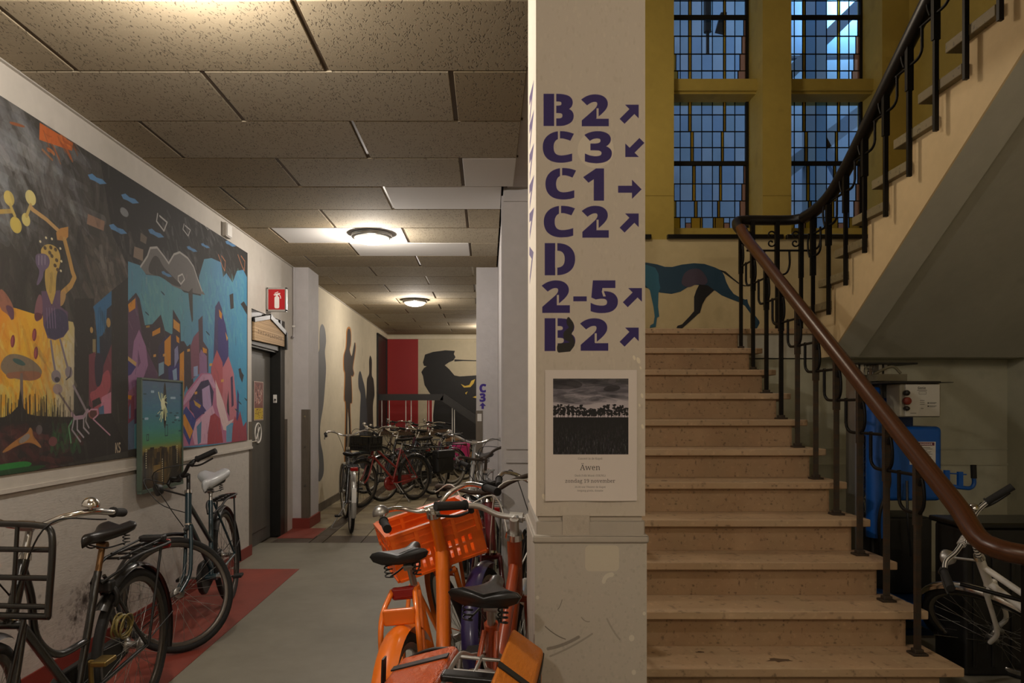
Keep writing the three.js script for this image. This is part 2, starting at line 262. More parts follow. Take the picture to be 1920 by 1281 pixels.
// ---------- ceiling: two staggered rows of mineral panels on a metal grid ----------
const fissure = canvasTex(1024, 512, (g, w, h) => {
  g.fillStyle = '#a2967f'; g.fillRect(0, 0, w, h);
  let s = 42; const q = () => (s = (s * 16807) % 2147483647) / 2147483647;
  for (let i = 0; i < 5200; i++) { g.fillStyle = q() < .5 ? 'rgba(210,200,180,.25)' : 'rgba(140,128,108,.25)'; g.fillRect(q() * w, q() * h, 1 + q() * 3, 1 + q() * 3); }
  g.strokeStyle = 'rgba(52,44,34,.5)'; g.lineCap = 'round';
  for (let i = 0; i < 1500; i++) { const x = q() * w, y = q() * h, l = 3 + q() * q() * 20, a = 1.57 + (q() - .5) * 1.1; g.lineWidth = 1.4 + q() * 2.8; g.beginPath(); g.moveTo(x, y); g.lineTo(x + Math.cos(a) * l, y + Math.sin(a) * l); g.stroke(); }
});
{
  const c = structGroup('ceiling');
  const tone = [0xffffff, 0xf2eee6, 0xe7e0d2].map((k) => { const t = fissure; return std(k, { map: t, bumpMap: t, bumpScale: 0.0022, roughness: 0.9 }); });
  const clean = std(0xd9d5cf, { roughness: 0.9, bumpMap: rep(plasterBump, 0.3), bumpScale: 0.001 });
  const gridM = std(0x5c4c38, { metalness: 0.3, roughness: 0.45 }), gridLit = std(0xd8d4cc, { metalness: 0.5, roughness: 0.35 });  // second one is a pale copy: lamp highlight painted onto some bars
  add(c, 'slab', metricUV(span(-2.6, 0.2, CEIL + 0.24, CEIL + 0.4, 2.6, -8.3)), MAT.wall); add(c, 'slab', metricUV(span(-2.6, 1.2, CEIL + 0.24, CEIL + 0.4, -8.3, -16.2)), MAT.wall);
  const T = 0.018, G = 0.024, GZ = 0.014, D0 = 2.806, PITCH = 0.6;
  const panelCache = {};
  const panel = (w, d, k) => panelCache[w.toFixed(3) + d.toFixed(3) + k] ??= (() => {
    const g = rb(w, T, d, 0.003, 0, 0, 0, 1); const p = g.attributes.position, uv = new Float32Array(p.count * 2);
    for (let i = 0; i < p.count; i++) { uv[2 * i] = p.getX(i) / 1.2 + k * 0.37; uv[2 * i + 1] = p.getZ(i) / 0.6 + k * 0.21; }
    g.setAttribute('uv', new THREE.BufferAttribute(uv, 2)); return g;
  })();
  for (let r = -9; r < 22; r++) {
    const d0 = D0 + r * PITCH, d1 = Math.min(d0 + PITCH, 16.0), even = ((r % 2) + 2) % 2 === 0;
    const xR = d1 < 2.6 ? PX0 : d1 < 5.31 ? 0.2 : d1 < 8.7 ? 0.115 : 0.9;
    const joints = (even ? [-1.969, -0.77, 0.43] : [-2.5, -1.374, -0.176, 1.0]);
    const xs = [XL + 0.004, ...joints.filter((x) => x > XL + 0.1 && x < xR - 0.06), xR];
    for (let i = 0; i < xs.length - 1; i++) {
      const x0 = xs[i] + G / 2, x1 = xs[i + 1] - G / 2, dd = d1 - d0 - GZ;
      const white = (r === 3 && i === 2) || (r === 4 && i === 2) || (r === 6 && i === 1) || (r === 7 && i === 1) || (r === 11 && i === 2);
      const m = new THREE.Mesh(panel(x1 - x0, dd, (r + 20 + i * 3) % 5), white ? clean : tone[Math.floor(rnd() * 3)]);
      m.name = sub(c, 'ceiling_panel'); m.castShadow = m.receiveShadow = true;
      m.position.set((x0 + x1) / 2, CEIL + T / 2 + rr(0, 0.003), -(d0 + d1) / 2); c.add(m);
      if (i > 0) add(c, 'grid_bar', span(xs[i] - 0.02, xs[i] + 0.02, CEIL + 0.008, CEIL + 0.03, -d0 - 0.008, -d1 + 0.008), (r === 4 && i === 2) || (r === 9 && i === 2) || (r === 10 && i === 2) ? gridLit : gridM);
    }
    add(c, 'grid_bar', span(XL, xR, CEIL + 0.008, CEIL + 0.03, -d0 + 0.006, -d0 - 0.006), (r === 4 || r === 5) ? gridLit : gridM);
  }
  add(c, 'edge_trim', span(XL, XL + 0.018, CEIL - 0.006, CEIL + 0.004, 2.5, -16), MAT.wall);
}
// ---------- staircase: lower flight, landing, upper flight ----------
const T0 = EYE + 0.66, RISE = 0.1894, GO = 0.272, SX0 = 0.5, SX1 = 2.243;
const zS = (i) => 6.052 - GO * i, tS = (i) => T0 - RISE * i;
{
  const st = structGroup('stair_lower');
  const pts = [[7.5, 0], [7.5, T0 - 0.05], [6.1, T0 - 0.05]];
  for (let i = 0; i <= 10; i++) { pts.push([zS(i) + 0.075, tS(i) - 0.046]); pts.push([zS(i) + 0.075, tS(i + 1) - 0.046]); }
  pts.push([zS(10) + 0.075, 0]);
  const body = slab(shapeOf(pts.map(([d, y]) => [d, y]).reverse()), 2.13 - SX0).rotateY(Math.PI / 2).translate(SX0, 0, 0);
  add(st, 'body', metricUV(body), MAT.stairWall);
  for (let i = 1; i <= 10; i++) {
    const d0 = zS(i), d1 = zS(i - 1) + 0.07;
    const t = add(st, 'tread', metricUV(rb(SX1 - SX0, 0.044, d1 - d0, 0.007, (SX0 + SX1) / 2, tS(i) - 0.022, -(d0 + d1) / 2)), i % 2 ? MAT.stoneTop : MAT.stone);
  }
  for (let i = 0; i <= 10; i++) add(st, 'riser', metricUV(span(SX0, 2.145, tS(i + 1) + 0.001, tS(i) - 0.045, -(zS(i) + 0.035), -(zS(i) + 0.075))), MAT.riser);
  const blot = (i, cx, cd, k) => { const p = []; for (let a = 0; a < 14; a++) { const q = k * (0.6 + 0.7 * rnd()); p.push([cx + q * Math.cos(a * 0.449), -cd + 0.45 * q * Math.sin(a * 0.449)]); } add(st, 'stain', slab(shapeOf(p), 0.0006).rotateX(Math.PI / 2).translate(0, tS(i) + 0.0007, 0), std(0x5a4530, { roughness: 0.8 })); };
  blot(10, px(1462, 3.43), 3.44, 0.06); blot(6, px(1245, 4.5), 4.5, 0.03); blot(10, px(1318, 3.5), 3.55, 0.025);
  for (let i = 2; i <= 10; i++) add(st, 'bracket', rb(0.05, 0.016, 0.05, 0.004, 2.20, tS(i) - 0.052, -(zS(i) + 0.16)), MAT.stone);
}
{
  const l = structGroup('landing');
  add(l, 'slab', metricUV(span(2.13, XR, EYE + 0.40, T0 - 0.046, -6.1, -WIN)), MAT.soffit);
  add(l, 'paving', metricUV(rb(XR - SX0, 0.045, WIN - 6.052, 0.006, (XR + SX0) / 2, T0 - 0.0225, -(WIN + 6.052) / 2)), MAT.stone);
}
const UX = 2.8, nearU = (i) => 5.74 - GO * (i - 1), tU = (i) => T0 + RISE * i;
{
  const st = structGroup('stair_upper');
  const N = 14, low = (d, off = 0) => EYE + 1.03 + 0.69 * (4.88 - d) + off;
  const profile = (off) => {
    const pts = [[6.05, EYE + 0.40], [6.05, T0 - 0.05], [nearU(1) + GO, T0 - 0.05]];
    for (let i = 1; i <= N; i++) { pts.push([nearU(i) + GO, tU(i) - 0.063]); pts.push([nearU(i), tU(i) - 0.063]); }
    pts.push([nearU(N), low(nearU(N), off)]); pts.push([4.88 + (0.63 + off) / 0.69, EYE + 0.40]);
    return pts;
  };
  const solid = (x0, x1, off) => slab(shapeOf(profile(off)), x1 - x0).rotateY(Math.PI / 2).translate(x0, 0, 0);
  add(st, 'stringer', metricUV(slab(shapeOf(profile(0)), 0.012).rotateY(Math.PI / 2).translate(UX - 0.012, 0, 0)), MAT.stringer);
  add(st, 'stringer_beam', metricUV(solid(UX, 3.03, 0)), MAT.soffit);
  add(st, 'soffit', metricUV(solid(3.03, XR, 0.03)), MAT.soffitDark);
  for (let i = 1; i <= N; i++) add(st, 'tread', metricUV(rb(XR - 2.745, 0.064, 0.42, 0.006, (XR + 2.745) / 2, tU(i) - 0.032, -(nearU(i) + 0.21))), MAT.stoneOlive);
}
// ---------- stairwell walls and the wall with the leaded windows ----------
const GL = 7.96, SILL = EYE + 1.815, TRL = EYE + 3.405, TRH = EYE + 3.56, WTOP = EYE + 5.3;
const WINX = [[1.985, 2.93], [3.235, 4.20]];
{
  const w = structGroup('wall_window');
  const X0 = 0.5, X1 = 4.8, pieces = [];
  const low = [span(X0, X1, 0, EYE + 1.77, -WIN, -8.05)];
  const up = [span(X0, X1, EYE + 1.77, SILL, -WIN - 0.002, -8.05), span(X0, X1, WTOP, 6.7, -WIN - 0.002, -8.05), span(X0, WINX[0][0], SILL, WTOP, -WIN - 0.002, -8.05), span(WINX[0][1], WINX[1][0], SILL, WTOP, -WIN - 0.002, -8.05), span(WINX[1][1], X1, SILL, WTOP, -WIN - 0.002, -8.05)];
  add(w, 'lower_wall', low.map(metricUV), MAT.mustardLow);
  add(w, 'upper_wall', up.map(metricUV), MAT.mustard);
  for (const [a, b] of WINX) {
    add(w, 'transom', [span(a, b, TRL + 0.02, TRH, -7.72, -8.05), span(a, b, TRL, TRL + 0.02, -7.745, -8.05), rb(b - a, 0.016, 0.02, 0.005, (a + b) / 2, TRL + 0.03, -7.715)].map(metricUV), MAT.mustard);
    add(w, 'sill_slope', metricUV(span(a, b, SILL, EYE + 1.955, -7.80, -8.05)), MAT.mustard);
  }
  for (const [a, b] of [[SX0, px(1220, WIN)], [px(1250, WIN), px(1472, WIN) - 0.03], [px(1473, WIN), px(1690, WIN)]]) add(w, 'sill_tile', rb(b - a, 0.046, 0.05, 0.006, (a + b) / 2, EYE + 1.794, -WIN + 0.018), MAT.blackSatin);
  add(w, 'joint', [span(X0, WINX[0][0], py(367, WIN), py(367, WIN) + 0.006, -WIN + 0.004, -WIN - 0.01), span(WINX[0][1], WINX[1][0], py(367, WIN), py(367, WIN) + 0.006, -WIN + 0.004, -WIN - 0.01)], MAT.mustard);
  add(w, 'end_pier', metricUV(span(4.185, 4.47, SILL, 6.6, -WIN + 0.03, -WIN - 0.02)), MAT.mustard);
}
struct('wall_stair_right', [span(XR, XR + 0.3, 0, T0, 2.6, -8.0)], MAT.stairWall);
struct('wall_stair_right', [span(XR, XR + 0.3, T0, 6.7, 2.6, -8.0)], MAT.mustard);
struct('wall_under_landing', [span(2.13, XR, 0, EYE + 0.41, -6.1, -6.3)], MAT.stairWall);
struct('trim_5', [span(2.14, XR, EYE - 0.375, EYE - 0.362, -6.092, -6.11), span(2.14, XR, EYE - 0.51, EYE - 0.495, -6.09, -6.11)], MAT.stairWall);
struct('roof', span(-0.2, 4.8, 6.6, 6.8, 2.6, -8.1), MAT.wall);
struct('floor_above', [span(0.478, 4.5, 4.0, 4.3, 2.6, -1.2)], MAT.wall);

// leaded windows: every pane a part, lead cames between
{
  const clear = [0xe6f0fa, 0xdde9f6, 0xeef4fb, 0xe2ecf4].map((c) => new THREE.MeshPhysicalMaterial({ color: c, transmission: 1, roughness: 0.06, thickness: 0, ior: 1.45, bumpMap: rep(plasterBump, 0.12), bumpScale: 0.0006 }));
  const hammered = new THREE.MeshPhysicalMaterial({ color: 0xcfe4f6, transmission: 1, roughness: 0.12, thickness: 0, bumpMap: rep(speckMap, 0.12), bumpScale: 0.002 });
  const amber = [0xe0bc58, 0xc8a858, 0xd8c484].map((c) => new THREE.MeshPhysicalMaterial({ color: c, transmission: 0.75, roughness: 0.25, thickness: 0 }));
  const rose = new THREE.MeshPhysicalMaterial({ color: 0xd8b09a, transmission: 0.75, roughness: 0.25, thickness: 0 });
  const gx = (p) => px(p, GL), gy = (p) => py(p, GL);
  const windowAt = (n, shift, rows, tintBias) => {
    const w = structGroup('window_' + n); w.name = 'window_' + n;
    const cames = [];
    const pane = (x0, x1, y0, y1, m) => { if (x1 - x0 < 0.4) return; const X0 = gx(x0) + shift, X1 = gx(x1) + shift, Y0 = gy(y1), Y1 = gy(y0); add(w, 'pane', metricUV(bx(X1 - X0, Y1 - Y0, 0.004, (X0 + X1) / 2, (Y0 + Y1) / 2, -GL)), m); cames.push(span(X1 - 0.0035, X1 + 0.0035, Y0, Y1, -GL + 0.006, -GL - 0.006), span(X0 - 0.0035, X0 + 0.0035, Y0, Y1, -GL + 0.006, -GL - 0.006)); };
    const L = 1256.7, RR = 1398;
    rows.forEach(([y0, y1, kind], r) => {
      const c = (k) => clear[(r * 3 + k + tintBias) % 4];
      cames.push(span(gx(L) + shift, gx(RR) + shift, gy(y1) - 0.0045, gy(y1) + 0.0045, -GL + 0.007, -GL - 0.007));
      if (kind === 9) {
        [[L, 1275.4, 1], [1275.4, 1285, 0], [1285, 1296, 2], [1296, 1313, 1], [1313, 1317, 3], [1317, 1337, 0], [1337, 1341, 3], [1341, 1357, 1], [1357, 1368, 2], [1368, 1378, 0], [1378, RR, 1]].forEach(([a, b, t], k) => {
          if (t === 2) { const ym = y0 + (y1 - y0) * 0.45; pane(a, b, y0, ym, c(k)); pane(a, b, ym, y1, rose); cames.push(span(gx(a) + shift, gx(b) + shift, gy(ym) - 0.003, gy(ym) + 0.003, -GL + 0.006, -GL - 0.006)); }
          else pane(a, b, y0, y1, t === 1 ? amber[k % 3] : t === 3 ? amber[1] : c(k));
        });
        return;
      }
      const o = [0, 4, 7.5, 11][kind] ?? 0, e = [0, 0, 0, 0][kind], side = r >= rows.length - 4 && rows.length > 6 ? (r - rows.length + 5) * 3.6 : 0;
      const xs = [L, ...(side ? [L + side] : []), 1275.4, 1290.9 + o, 1296.3 + o, 1315.7, 1335.8, 1356.3 - o, 1360.6 - o, 1377.8, ...(side ? [RR - side] : []), RR];
      xs.sort((a, b) => a - b);
      for (let k = 0; k < xs.length - 1; k++) {
        const isA = Math.abs(xs[k] - 1290.9 - o) < 0.1 || Math.abs(xs[k] - 1356.3 + o) < 0.1, edge = side && (k === 0 || k === xs.length - 2);
        pane(xs[k], xs[k + 1], y0, y1, isA ? amber[(r + k) % 2] : edge ? (k ? rose : amber[2]) : shift && n % 2 === 0 && k === 4 ? hammered : c(k));
      }
    });
    add(w, 'lead_came', cames, MAT.lead);
    const top = gy(rows[0][0]), bot = gy(rows[rows.length - 1][1]), f = 0.024;
    const X0 = gx(L) + shift, X1 = gx(RR) + shift;
    add(w, 'frame', [span(X0 - 0.07, X0, bot - 0.05, top + 0.05, -GL + 0.02, -GL - 0.03), span(X1, X1 + f, bot - 0.05, top + 0.05, -GL + 0.02, -GL - 0.03), span(X0, X1, bot - 0.03, bot, -GL + 0.02, -GL - 0.03), span(X0, X1, top, top + 0.05, -GL + 0.02, -GL - 0.03)], MAT.lead);
    return (y) => add(w, 'saddle_bar', rb(X1 - X0, 0.05, 0.03, 0.006, (X0 + X1) / 2, gy(y), -GL + 0.022), MAT.lead);
  };
  const upper = [[-163, -130, 0], [-130, -97, 0], [-97, -64, 0], [-64, -31, 0], [-31, 1.5, 0], [1.5, 35, 0], [35, 68, 0], [68, 101.6, 0], [101.6, 133, 0], [133, 157, 0]];
  const lower = [[192, 215.5, 0], [215.5, 247, 0], [247, 277, 1], [277, 308, 1], [308, 345, 2], [345, 377, 2], [377, 408, 3], [408, 431, 9]];
  const SH = WINX[1][0] - WINX[0][0] + 0.03;
  const b1 = windowAt(1, 0, upper, 0), b2 = windowAt(2, SH, upper, 2), b3 = windowAt(3, 0, lower, 1), b4 = windowAt(4, SH, lower, 3);
  b1(35); b2(35); b3(308); b4(308);
}
// the yard beyond the windows: steel posts with braces; pale wall and lamp added to grade the panes
struct('added_yard_wall', span(0.5, 8.5, 0, 9.5, -11.5, -11.8), std(0xaeb4bb, { map: rep(plasterMap, 2.1), roughness: 0.85 }), 'pale wall added behind the windows to catch the yard lamp');
struct('yard_floor', span(0.5, 8.5, -0.2, 0, -8.2, -11.8), std(0x55585c));
{
  const D = 9.2, st = std(0xa4b4c4, { roughness: 0.6 });
  const f = thing('steel_frame', 'blue-grey steel post frame with diagonal braces behind the leaded windows', 'steel frame', [0, 0, 0]);
  const b = (x0, y0, x1, y1, w) => bar(at(x0, y0, D), at(x1, y1, D), w, 0.08);
  add(f, 'post', [bar(V(px(1527, D), 0, -D), V(px(1527, D), 9, -D), 0.27, 0.12)], st);
  add(f, 'brace', b(1440, 345, 1680, 165, 0.2), st); add(f, 'brace', b(1440, 178, 1700, -78, 0.15), st); add(f, 'brace', b(1540, 265, 1590, 360, 0.13), st);
  add(f, 'rail', b(1440, 110, 1720, 104, 0.03), st);
  const p2 = thing('drain_pipe', 'dark downpipe with a hopper behind the upper left leaded window', 'pipe', [0, 0, 0]);
  add(p2, 'pipe', [rod(at(1327, 60, 8.6), at(1327, -300, 8.6), 0.05), rod(at(1327, 100, 8.6), at(1327, 60, 8.6), 0.022)], MAT.black);
  add(p2, 'hopper', slab(shapeOf([[px(1340, 8.6), py(62, 8.6)], [px(1356, 8.6), py(66, 8.6)], [px(1360, 8.6), py(28, 8.6)], [px(1349, 8.6), py(28, 8.6)]]), 0.06).translate(0, 0, -8.6), MAT.black);
  const yl = thing('added_yard_lamp', 'cool white lamp added high outside to brighten the upper right panes', 'lamp', [5.9, 8.1, -11.42]);
  add(yl, 'housing', rb(0.3, 0.2, 0.1, 0.03), MAT.black);
  add(yl, 'lens', rb(0.24, 0.14, 0.04, 0.015, 0, 0, 0.06), std(0xffffff, { emissive: 0xbfe4ff, emissiveIntensity: 3 }));
  const l = new THREE.PointLight(0x8fd0ff, YARD, 0, 2); l.position.set(5.9, 8.0, -11.0); l.castShadow = true; l.shadow.radius = 6; scene.add(l);
}
// ---------- railings ----------
const RXL = 2.132, RXU = 2.735;
{
  const r = thing('stair_railing', 'wrought iron stair railing with hooked bars under a brown wooden handrail, lower flight', 'railing', [0, 0, 0]);
  const d = (i) => zS(i) + 0.186, L = (i) => tS(i) + 0.70, railY = (dd) => EYE + 0.367 + 0.70 * (dd - 4.396) - 0.02;
  for (let i = 1; i <= 10; i++) {
    const z = -d(i), yb = tS(i), yl = L(i) - 0.06, yt = railY(d(i));
    const b = add(r, 'baluster', [bar(V(RXL, yl, z), V(RXL, yt, z), 0.034, 0.028), bar(V(RXL, yb + 0.012, z), V(RXL, yl, z), 0.026, 0.022)], i > 4 ? MAT.ironOld : MAT.iron);
    add(b, 'base_plate', [rb(0.075, 0.012, 0.065, 0.003, RXL, yb + 0.006, z), rb(0.045, 0.02, 0.04, 0.004, RXL, yb + 0.02, z)], MAT.ironOld);
    add(b, 'leaf', pipe([V(RXL, yl + 0.06, z + 0.02), V(RXL, yl + 0.10, z + 0.05), V(RXL, yl + 0.17, z + 0.055), V(RXL, yl + 0.24, z + 0.035), V(RXL, yl + 0.2, z + 0.018)], 0.009, 18, 6), MAT.iron);
    if (i < 10) {
      const z2 = -d(i + 1), y2 = L(i + 1), zm = (z + z2) / 2 - 0.02, y1 = L(i);
      add(r, 'cross_bar', rod(V(RXL, y1, z), V(RXL, y1, z2), 0.0085), MAT.iron);
      add(r, 'hook', [rod(V(RXL, y1 + 0.012, zm), V(RXL, y2 + 0.05, zm), 0.0095), pipe([V(RXL, y2 + 0.06, zm), V(RXL, y2 + 0.03, zm + 0.008), V(RXL, y2 + 0.006, zm + 0.04), V(RXL, y2, zm + 0.08), V(RXL, y2, z2)], 0.0095, 20, 6)], MAT.iron);
    }
  }
  const pts = []; for (let dd = 5.85; dd > 3.25; dd -= 0.4) pts.push(V(RXL, railY(dd) + 0.02, -dd));
  const curve = [V(RXL, railY(5.99) + 0.03, -5.97), ...pts, V(RXL, railY(3.2) + 0.02, -3.2), V(RXL + 0.0, EYE - 0.585, -3.06), V(RXL + 0.04, EYE - 0.61, -2.98), V(RXL + 0.14, EYE - 0.625, -2.93), V(RXL + 0.5, EYE - 0.66, -2.86)];
  const hr = add(r, 'handrail', pipe(curve, 0.044, 90, 12), MAT.rail); hr.userData.label = 'worn brown wooden handrail';
  add(r, 'newel', [bar(V(RXL + 0.13, 0, -2.95), V(RXL + 0.13, EYE - 0.64, -2.95), 0.05), pipe([V(RXL + 0.16, 0.45, -2.95), V(RXL + 0.23, 0.5, -2.95), V(RXL + 0.22, 0.6, -2.95), V(RXL + 0.15, 0.62, -2.95)], 0.01, 16, 6), bar(V(RXL + 0.3, 0, -2.92), V(RXL + 0.3, EYE - 0.66, -2.92), 0.03), rod(V(RXL, 0.62, -3.2), V(RXL + 0.35, 0.55, -2.9), 0.009)], MAT.iron);
  add(r, 'newel_scroll', pipe(Array.from({ length: 14 }, (_, k) => { const a = k * 0.6, q = 0.055 * (1 - k / 18); return V(RXL + 0.2 + q * Math.cos(a), 0.66 + q * Math.sin(a), -2.93); }), 0.009, 40, 6), MAT.iron);
}
{
  const r = thing('stair_railing', 'dark iron landing railing with small scrolls, joining the two flights', 'railing', [0, 0, 0]);
  const D = 6.1, y0 = EYE + 1.60;
  add(r, 'handrail', pipe([V(RXL, EYE + 1.46, -5.95), V(RXL - 0.005, EYE + 1.53, -6.04), V(RXL + 0.02, EYE + 1.585, -6.1), V(RXL + 0.1, y0, -6.12), V(2.4, y0, -6.12), V(2.62, y0, -6.11), V(2.70, y0 + 0.005, -6.06)], 0.042, 50, 12), MAT.railDark);
  for (const x of [1411, 1457, 1502]) {
    const X = px(x, D), b = add(r, 'baluster', [bar(V(X, EYE + 1.1, -D), V(X, y0, -D), 0.034), bar(V(X, T0, -D), V(X, EYE + 1.1, -D), 0.026)], MAT.iron);
    const sp = [], s2 = []; for (let k = 0; k < 12; k++) { const a = k * 0.55, q = 0.035 * (1 - k / 16); sp.push(V(X - 0.05 + q * Math.cos(a), EYE + 1.47 + q * Math.sin(a), -D)); s2.push(V(X - 0.05 + q * Math.cos(-a), EYE + 1.40 + q * Math.sin(-a), -D)); }
    add(b, 'scroll', pipe(sp, 0.007, 30, 6), MAT.iron); add(b, 'scroll', pipe(s2, 0.007, 30, 6), MAT.iron);
  }
  add(r, 'cross_bar', rod(V(px(1400, D), EYE + 1.335, -D), V(px(1522, D), EYE + 1.335, -D), 0.009), MAT.iron);
  add(r, 'hook', pipe([V(px(1522, D), EYE + 1.335, -D), V(px(1533, D), EYE + 1.36, -D), V(px(1538, D), EYE + 1.42, -D), V(px(1538, D), EYE + 1.54, -D)], 0.009, 20, 6), MAT.iron);
  add(r, 'hook', pipe([V(px(1480, D), EYE + 1.335, -D), V(px(1480, D), EYE + 1.2, -D), V(px(1474, D), EYE + 1.14, -D), V(px(1460, D), EYE + 1.12, -D)], 0.009, 20, 6), MAT.iron);
  add(r, 'hook', rod(V(px(1433, D), EYE + 1.335, -D), V(px(1433, D), EYE + 0.85, -D), 0.009), MAT.iron);
}
{
  const r = thing('stair_railing', 'dark iron railing with thick black handrail climbing the upper flight', 'railing', [0, 0, 0]);
  const d = (i) => nearU(i) + 0.05 - GO * 0.0, L = (i) => tU(i) + 0.595, railY = (dd) => EYE + 1.98 + 0.695 * (5.16 - dd);
  for (let i = 0; i <= 9; i++) {
    const z = -(5.96 - GO * i), yb = i ? tU(i) - 0.12 : T0, yt = Math.max(railY(-z), i ? 0 : EYE + 1.6);
    const b = add(r, 'baluster', [bar(V(RXU, L(i) - 0.16, z), V(RXU, yt, z), 0.042, 0.03), bar(V(RXU, yb, z), V(RXU, L(i) - 0.16, z), 0.027, 0.022)], MAT.iron);
    add(b, 'leaf', pipe([V(RXU - 0.02, L(i) + 0.0, z - 0.02), V(RXU - 0.02, L(i) + 0.06, z - 0.045), V(RXU - 0.02, L(i) + 0.14, z - 0.05), V(RXU - 0.02, L(i) + 0.2, z - 0.03)], 0.009, 16, 6), MAT.iron);
    if (i) {
      const z0 = z - GO, y0 = L(i - 1), zm = (z + z0) / 2;
      add(r, 'cross_bar', rod(V(RXU, L(i), z), V(RXU, L(i), z0), 0.0095), MAT.iron);
      add(r, 'hook', [rod(V(RXU, L(i), zm), V(RXU, y0 + 0.05, zm), 0.0095), pipe([V(RXU, y0 + 0.06, zm), V(RXU, y0 + 0.03, zm - 0.008), V(RXU, y0 + 0.006, zm - 0.04), V(RXU, y0, z0)], 0.0095, 16, 6)], MAT.iron);
    }
  }
  const pts = [V(2.70, EYE + 1.605, -6.05), V(2.72, EYE + 1.62, -5.9), V(RXU, EYE + 1.68, -5.66)];
  for (let dd = 5.4; dd > 3.2; dd -= 0.4) pts.push(V(RXU, railY(dd), -dd));
  add(r, 'handrail', pipe(pts, 0.05, 70, 12), MAT.railDark);
}
// ---------- lamps ----------
function domeLamp(x, d, label, k = 1) {
  const t = thing('ceiling_lamp', label, 'lamp', [x, CEIL, -d], 'round ceiling lamps of the corridor');
  add(t, 'base_ring', lathe([[0, 0], [0.185, 0], [0.188, -0.012], [0.18, -0.016], [0.18, -0.02], [0.188, -0.024], [0.186, -0.036], [0.165, -0.042], [0.165, -0.036], [0, -0.034]], 48), MAT.steel);
  const prof = []; for (let k = 0; k <= 10; k++) { const a = k / 10 * Math.PI / 2; prof.push([0.164 * Math.cos(a), -0.036 - 0.062 * Math.sin(a)]); }
  add(t, 'diffuser', lathe(prof, 48), std(0xffffff, { roughness: 0.3, emissive: 0xfff0d8, emissiveIntensity: 1.6 }));
  const l = new THREE.PointLight(LAMP_COLOR, LAMP * k, 0, 2); l.position.set(x, CEIL - 0.15, -d); l.castShadow = true; l.shadow.radius = 2.4; l.shadow.mapSize.set(1024, 1024); l.shadow.bias = -0.002; scene.add(l);
}
domeLamp(-1.08, 6.62, 'round chrome ceiling lamp on a clean white panel, nearer of the two in full view');
domeLamp(-1.10, 10.75, 'round chrome ceiling lamp with glowing dome further down the corridor');
domeLamp(-1.12, 2.50, 'round ceiling lamp just above the top edge of the picture, over the near corridor', 1.45);
domeLamp(0.05, 14.3, 'round ceiling lamp hidden behind the pier marked C3 at the far end');
domeLamp(-1.1, -1.1, 'round ceiling lamp over the corridor behind the viewpoint');
{
  const t = thing('stair_lamp', 'warm pendant globe lamp over the foot of the stairs behind the viewpoint', 'lamp', [STX, STY, -STD]);
  add(t, 'globe', new THREE.SphereGeometry(0.13, 24, 16), std(0xffffff, { emissive: 0xffd9a0, emissiveIntensity: 2 }));
  add(t, 'rod', rod(V(0, 0.12, 0), V(0, 4.0 - STY, 0), 0.008), MAT.black);
  const l = new THREE.PointLight(STAIR_COLOR, STAIR_LAMP, 0, 2); l.position.set(STX, STY - 0.16, -STD); l.castShadow = true; l.shadow.radius = 6; l.shadow.mapSize.set(1024, 1024); l.shadow.bias = -0.002; scene.add(l);
}
{
  const t = thing('added_wall_lamp', 'unseen globe wall lamp added behind the front pillar to light the stairwell', 'lamp', [0.5, 4.3, -5.6]);
  add(t, 'back_plate', lathe([[0, 0], [0.08, 0], [0.07, 0.02], [0, 0.02]], 20).rotateZ(-Math.PI / 2), MAT.black);
  add(t, 'arm', rod(V(0.02, 0, 0), V(0.14, 0.02, 0), 0.012), MAT.black);
  add(t, 'globe', new THREE.SphereGeometry(0.1, 24, 16).translate(0.2, 0.06, 0), std(0xffffff, { emissive: 0xffd9a0, emissiveIntensity: 2 }));
  const l = new THREE.PointLight(STAIR_COLOR, ADDED_LAMP, 0, 2); l.position.set(0.83, 4.36, -5.6); l.castShadow = true; l.shadow.radius = 9; l.shadow.mapSize.set(1024, 1024); l.shadow.bias = -0.002; scene.add(l);
}
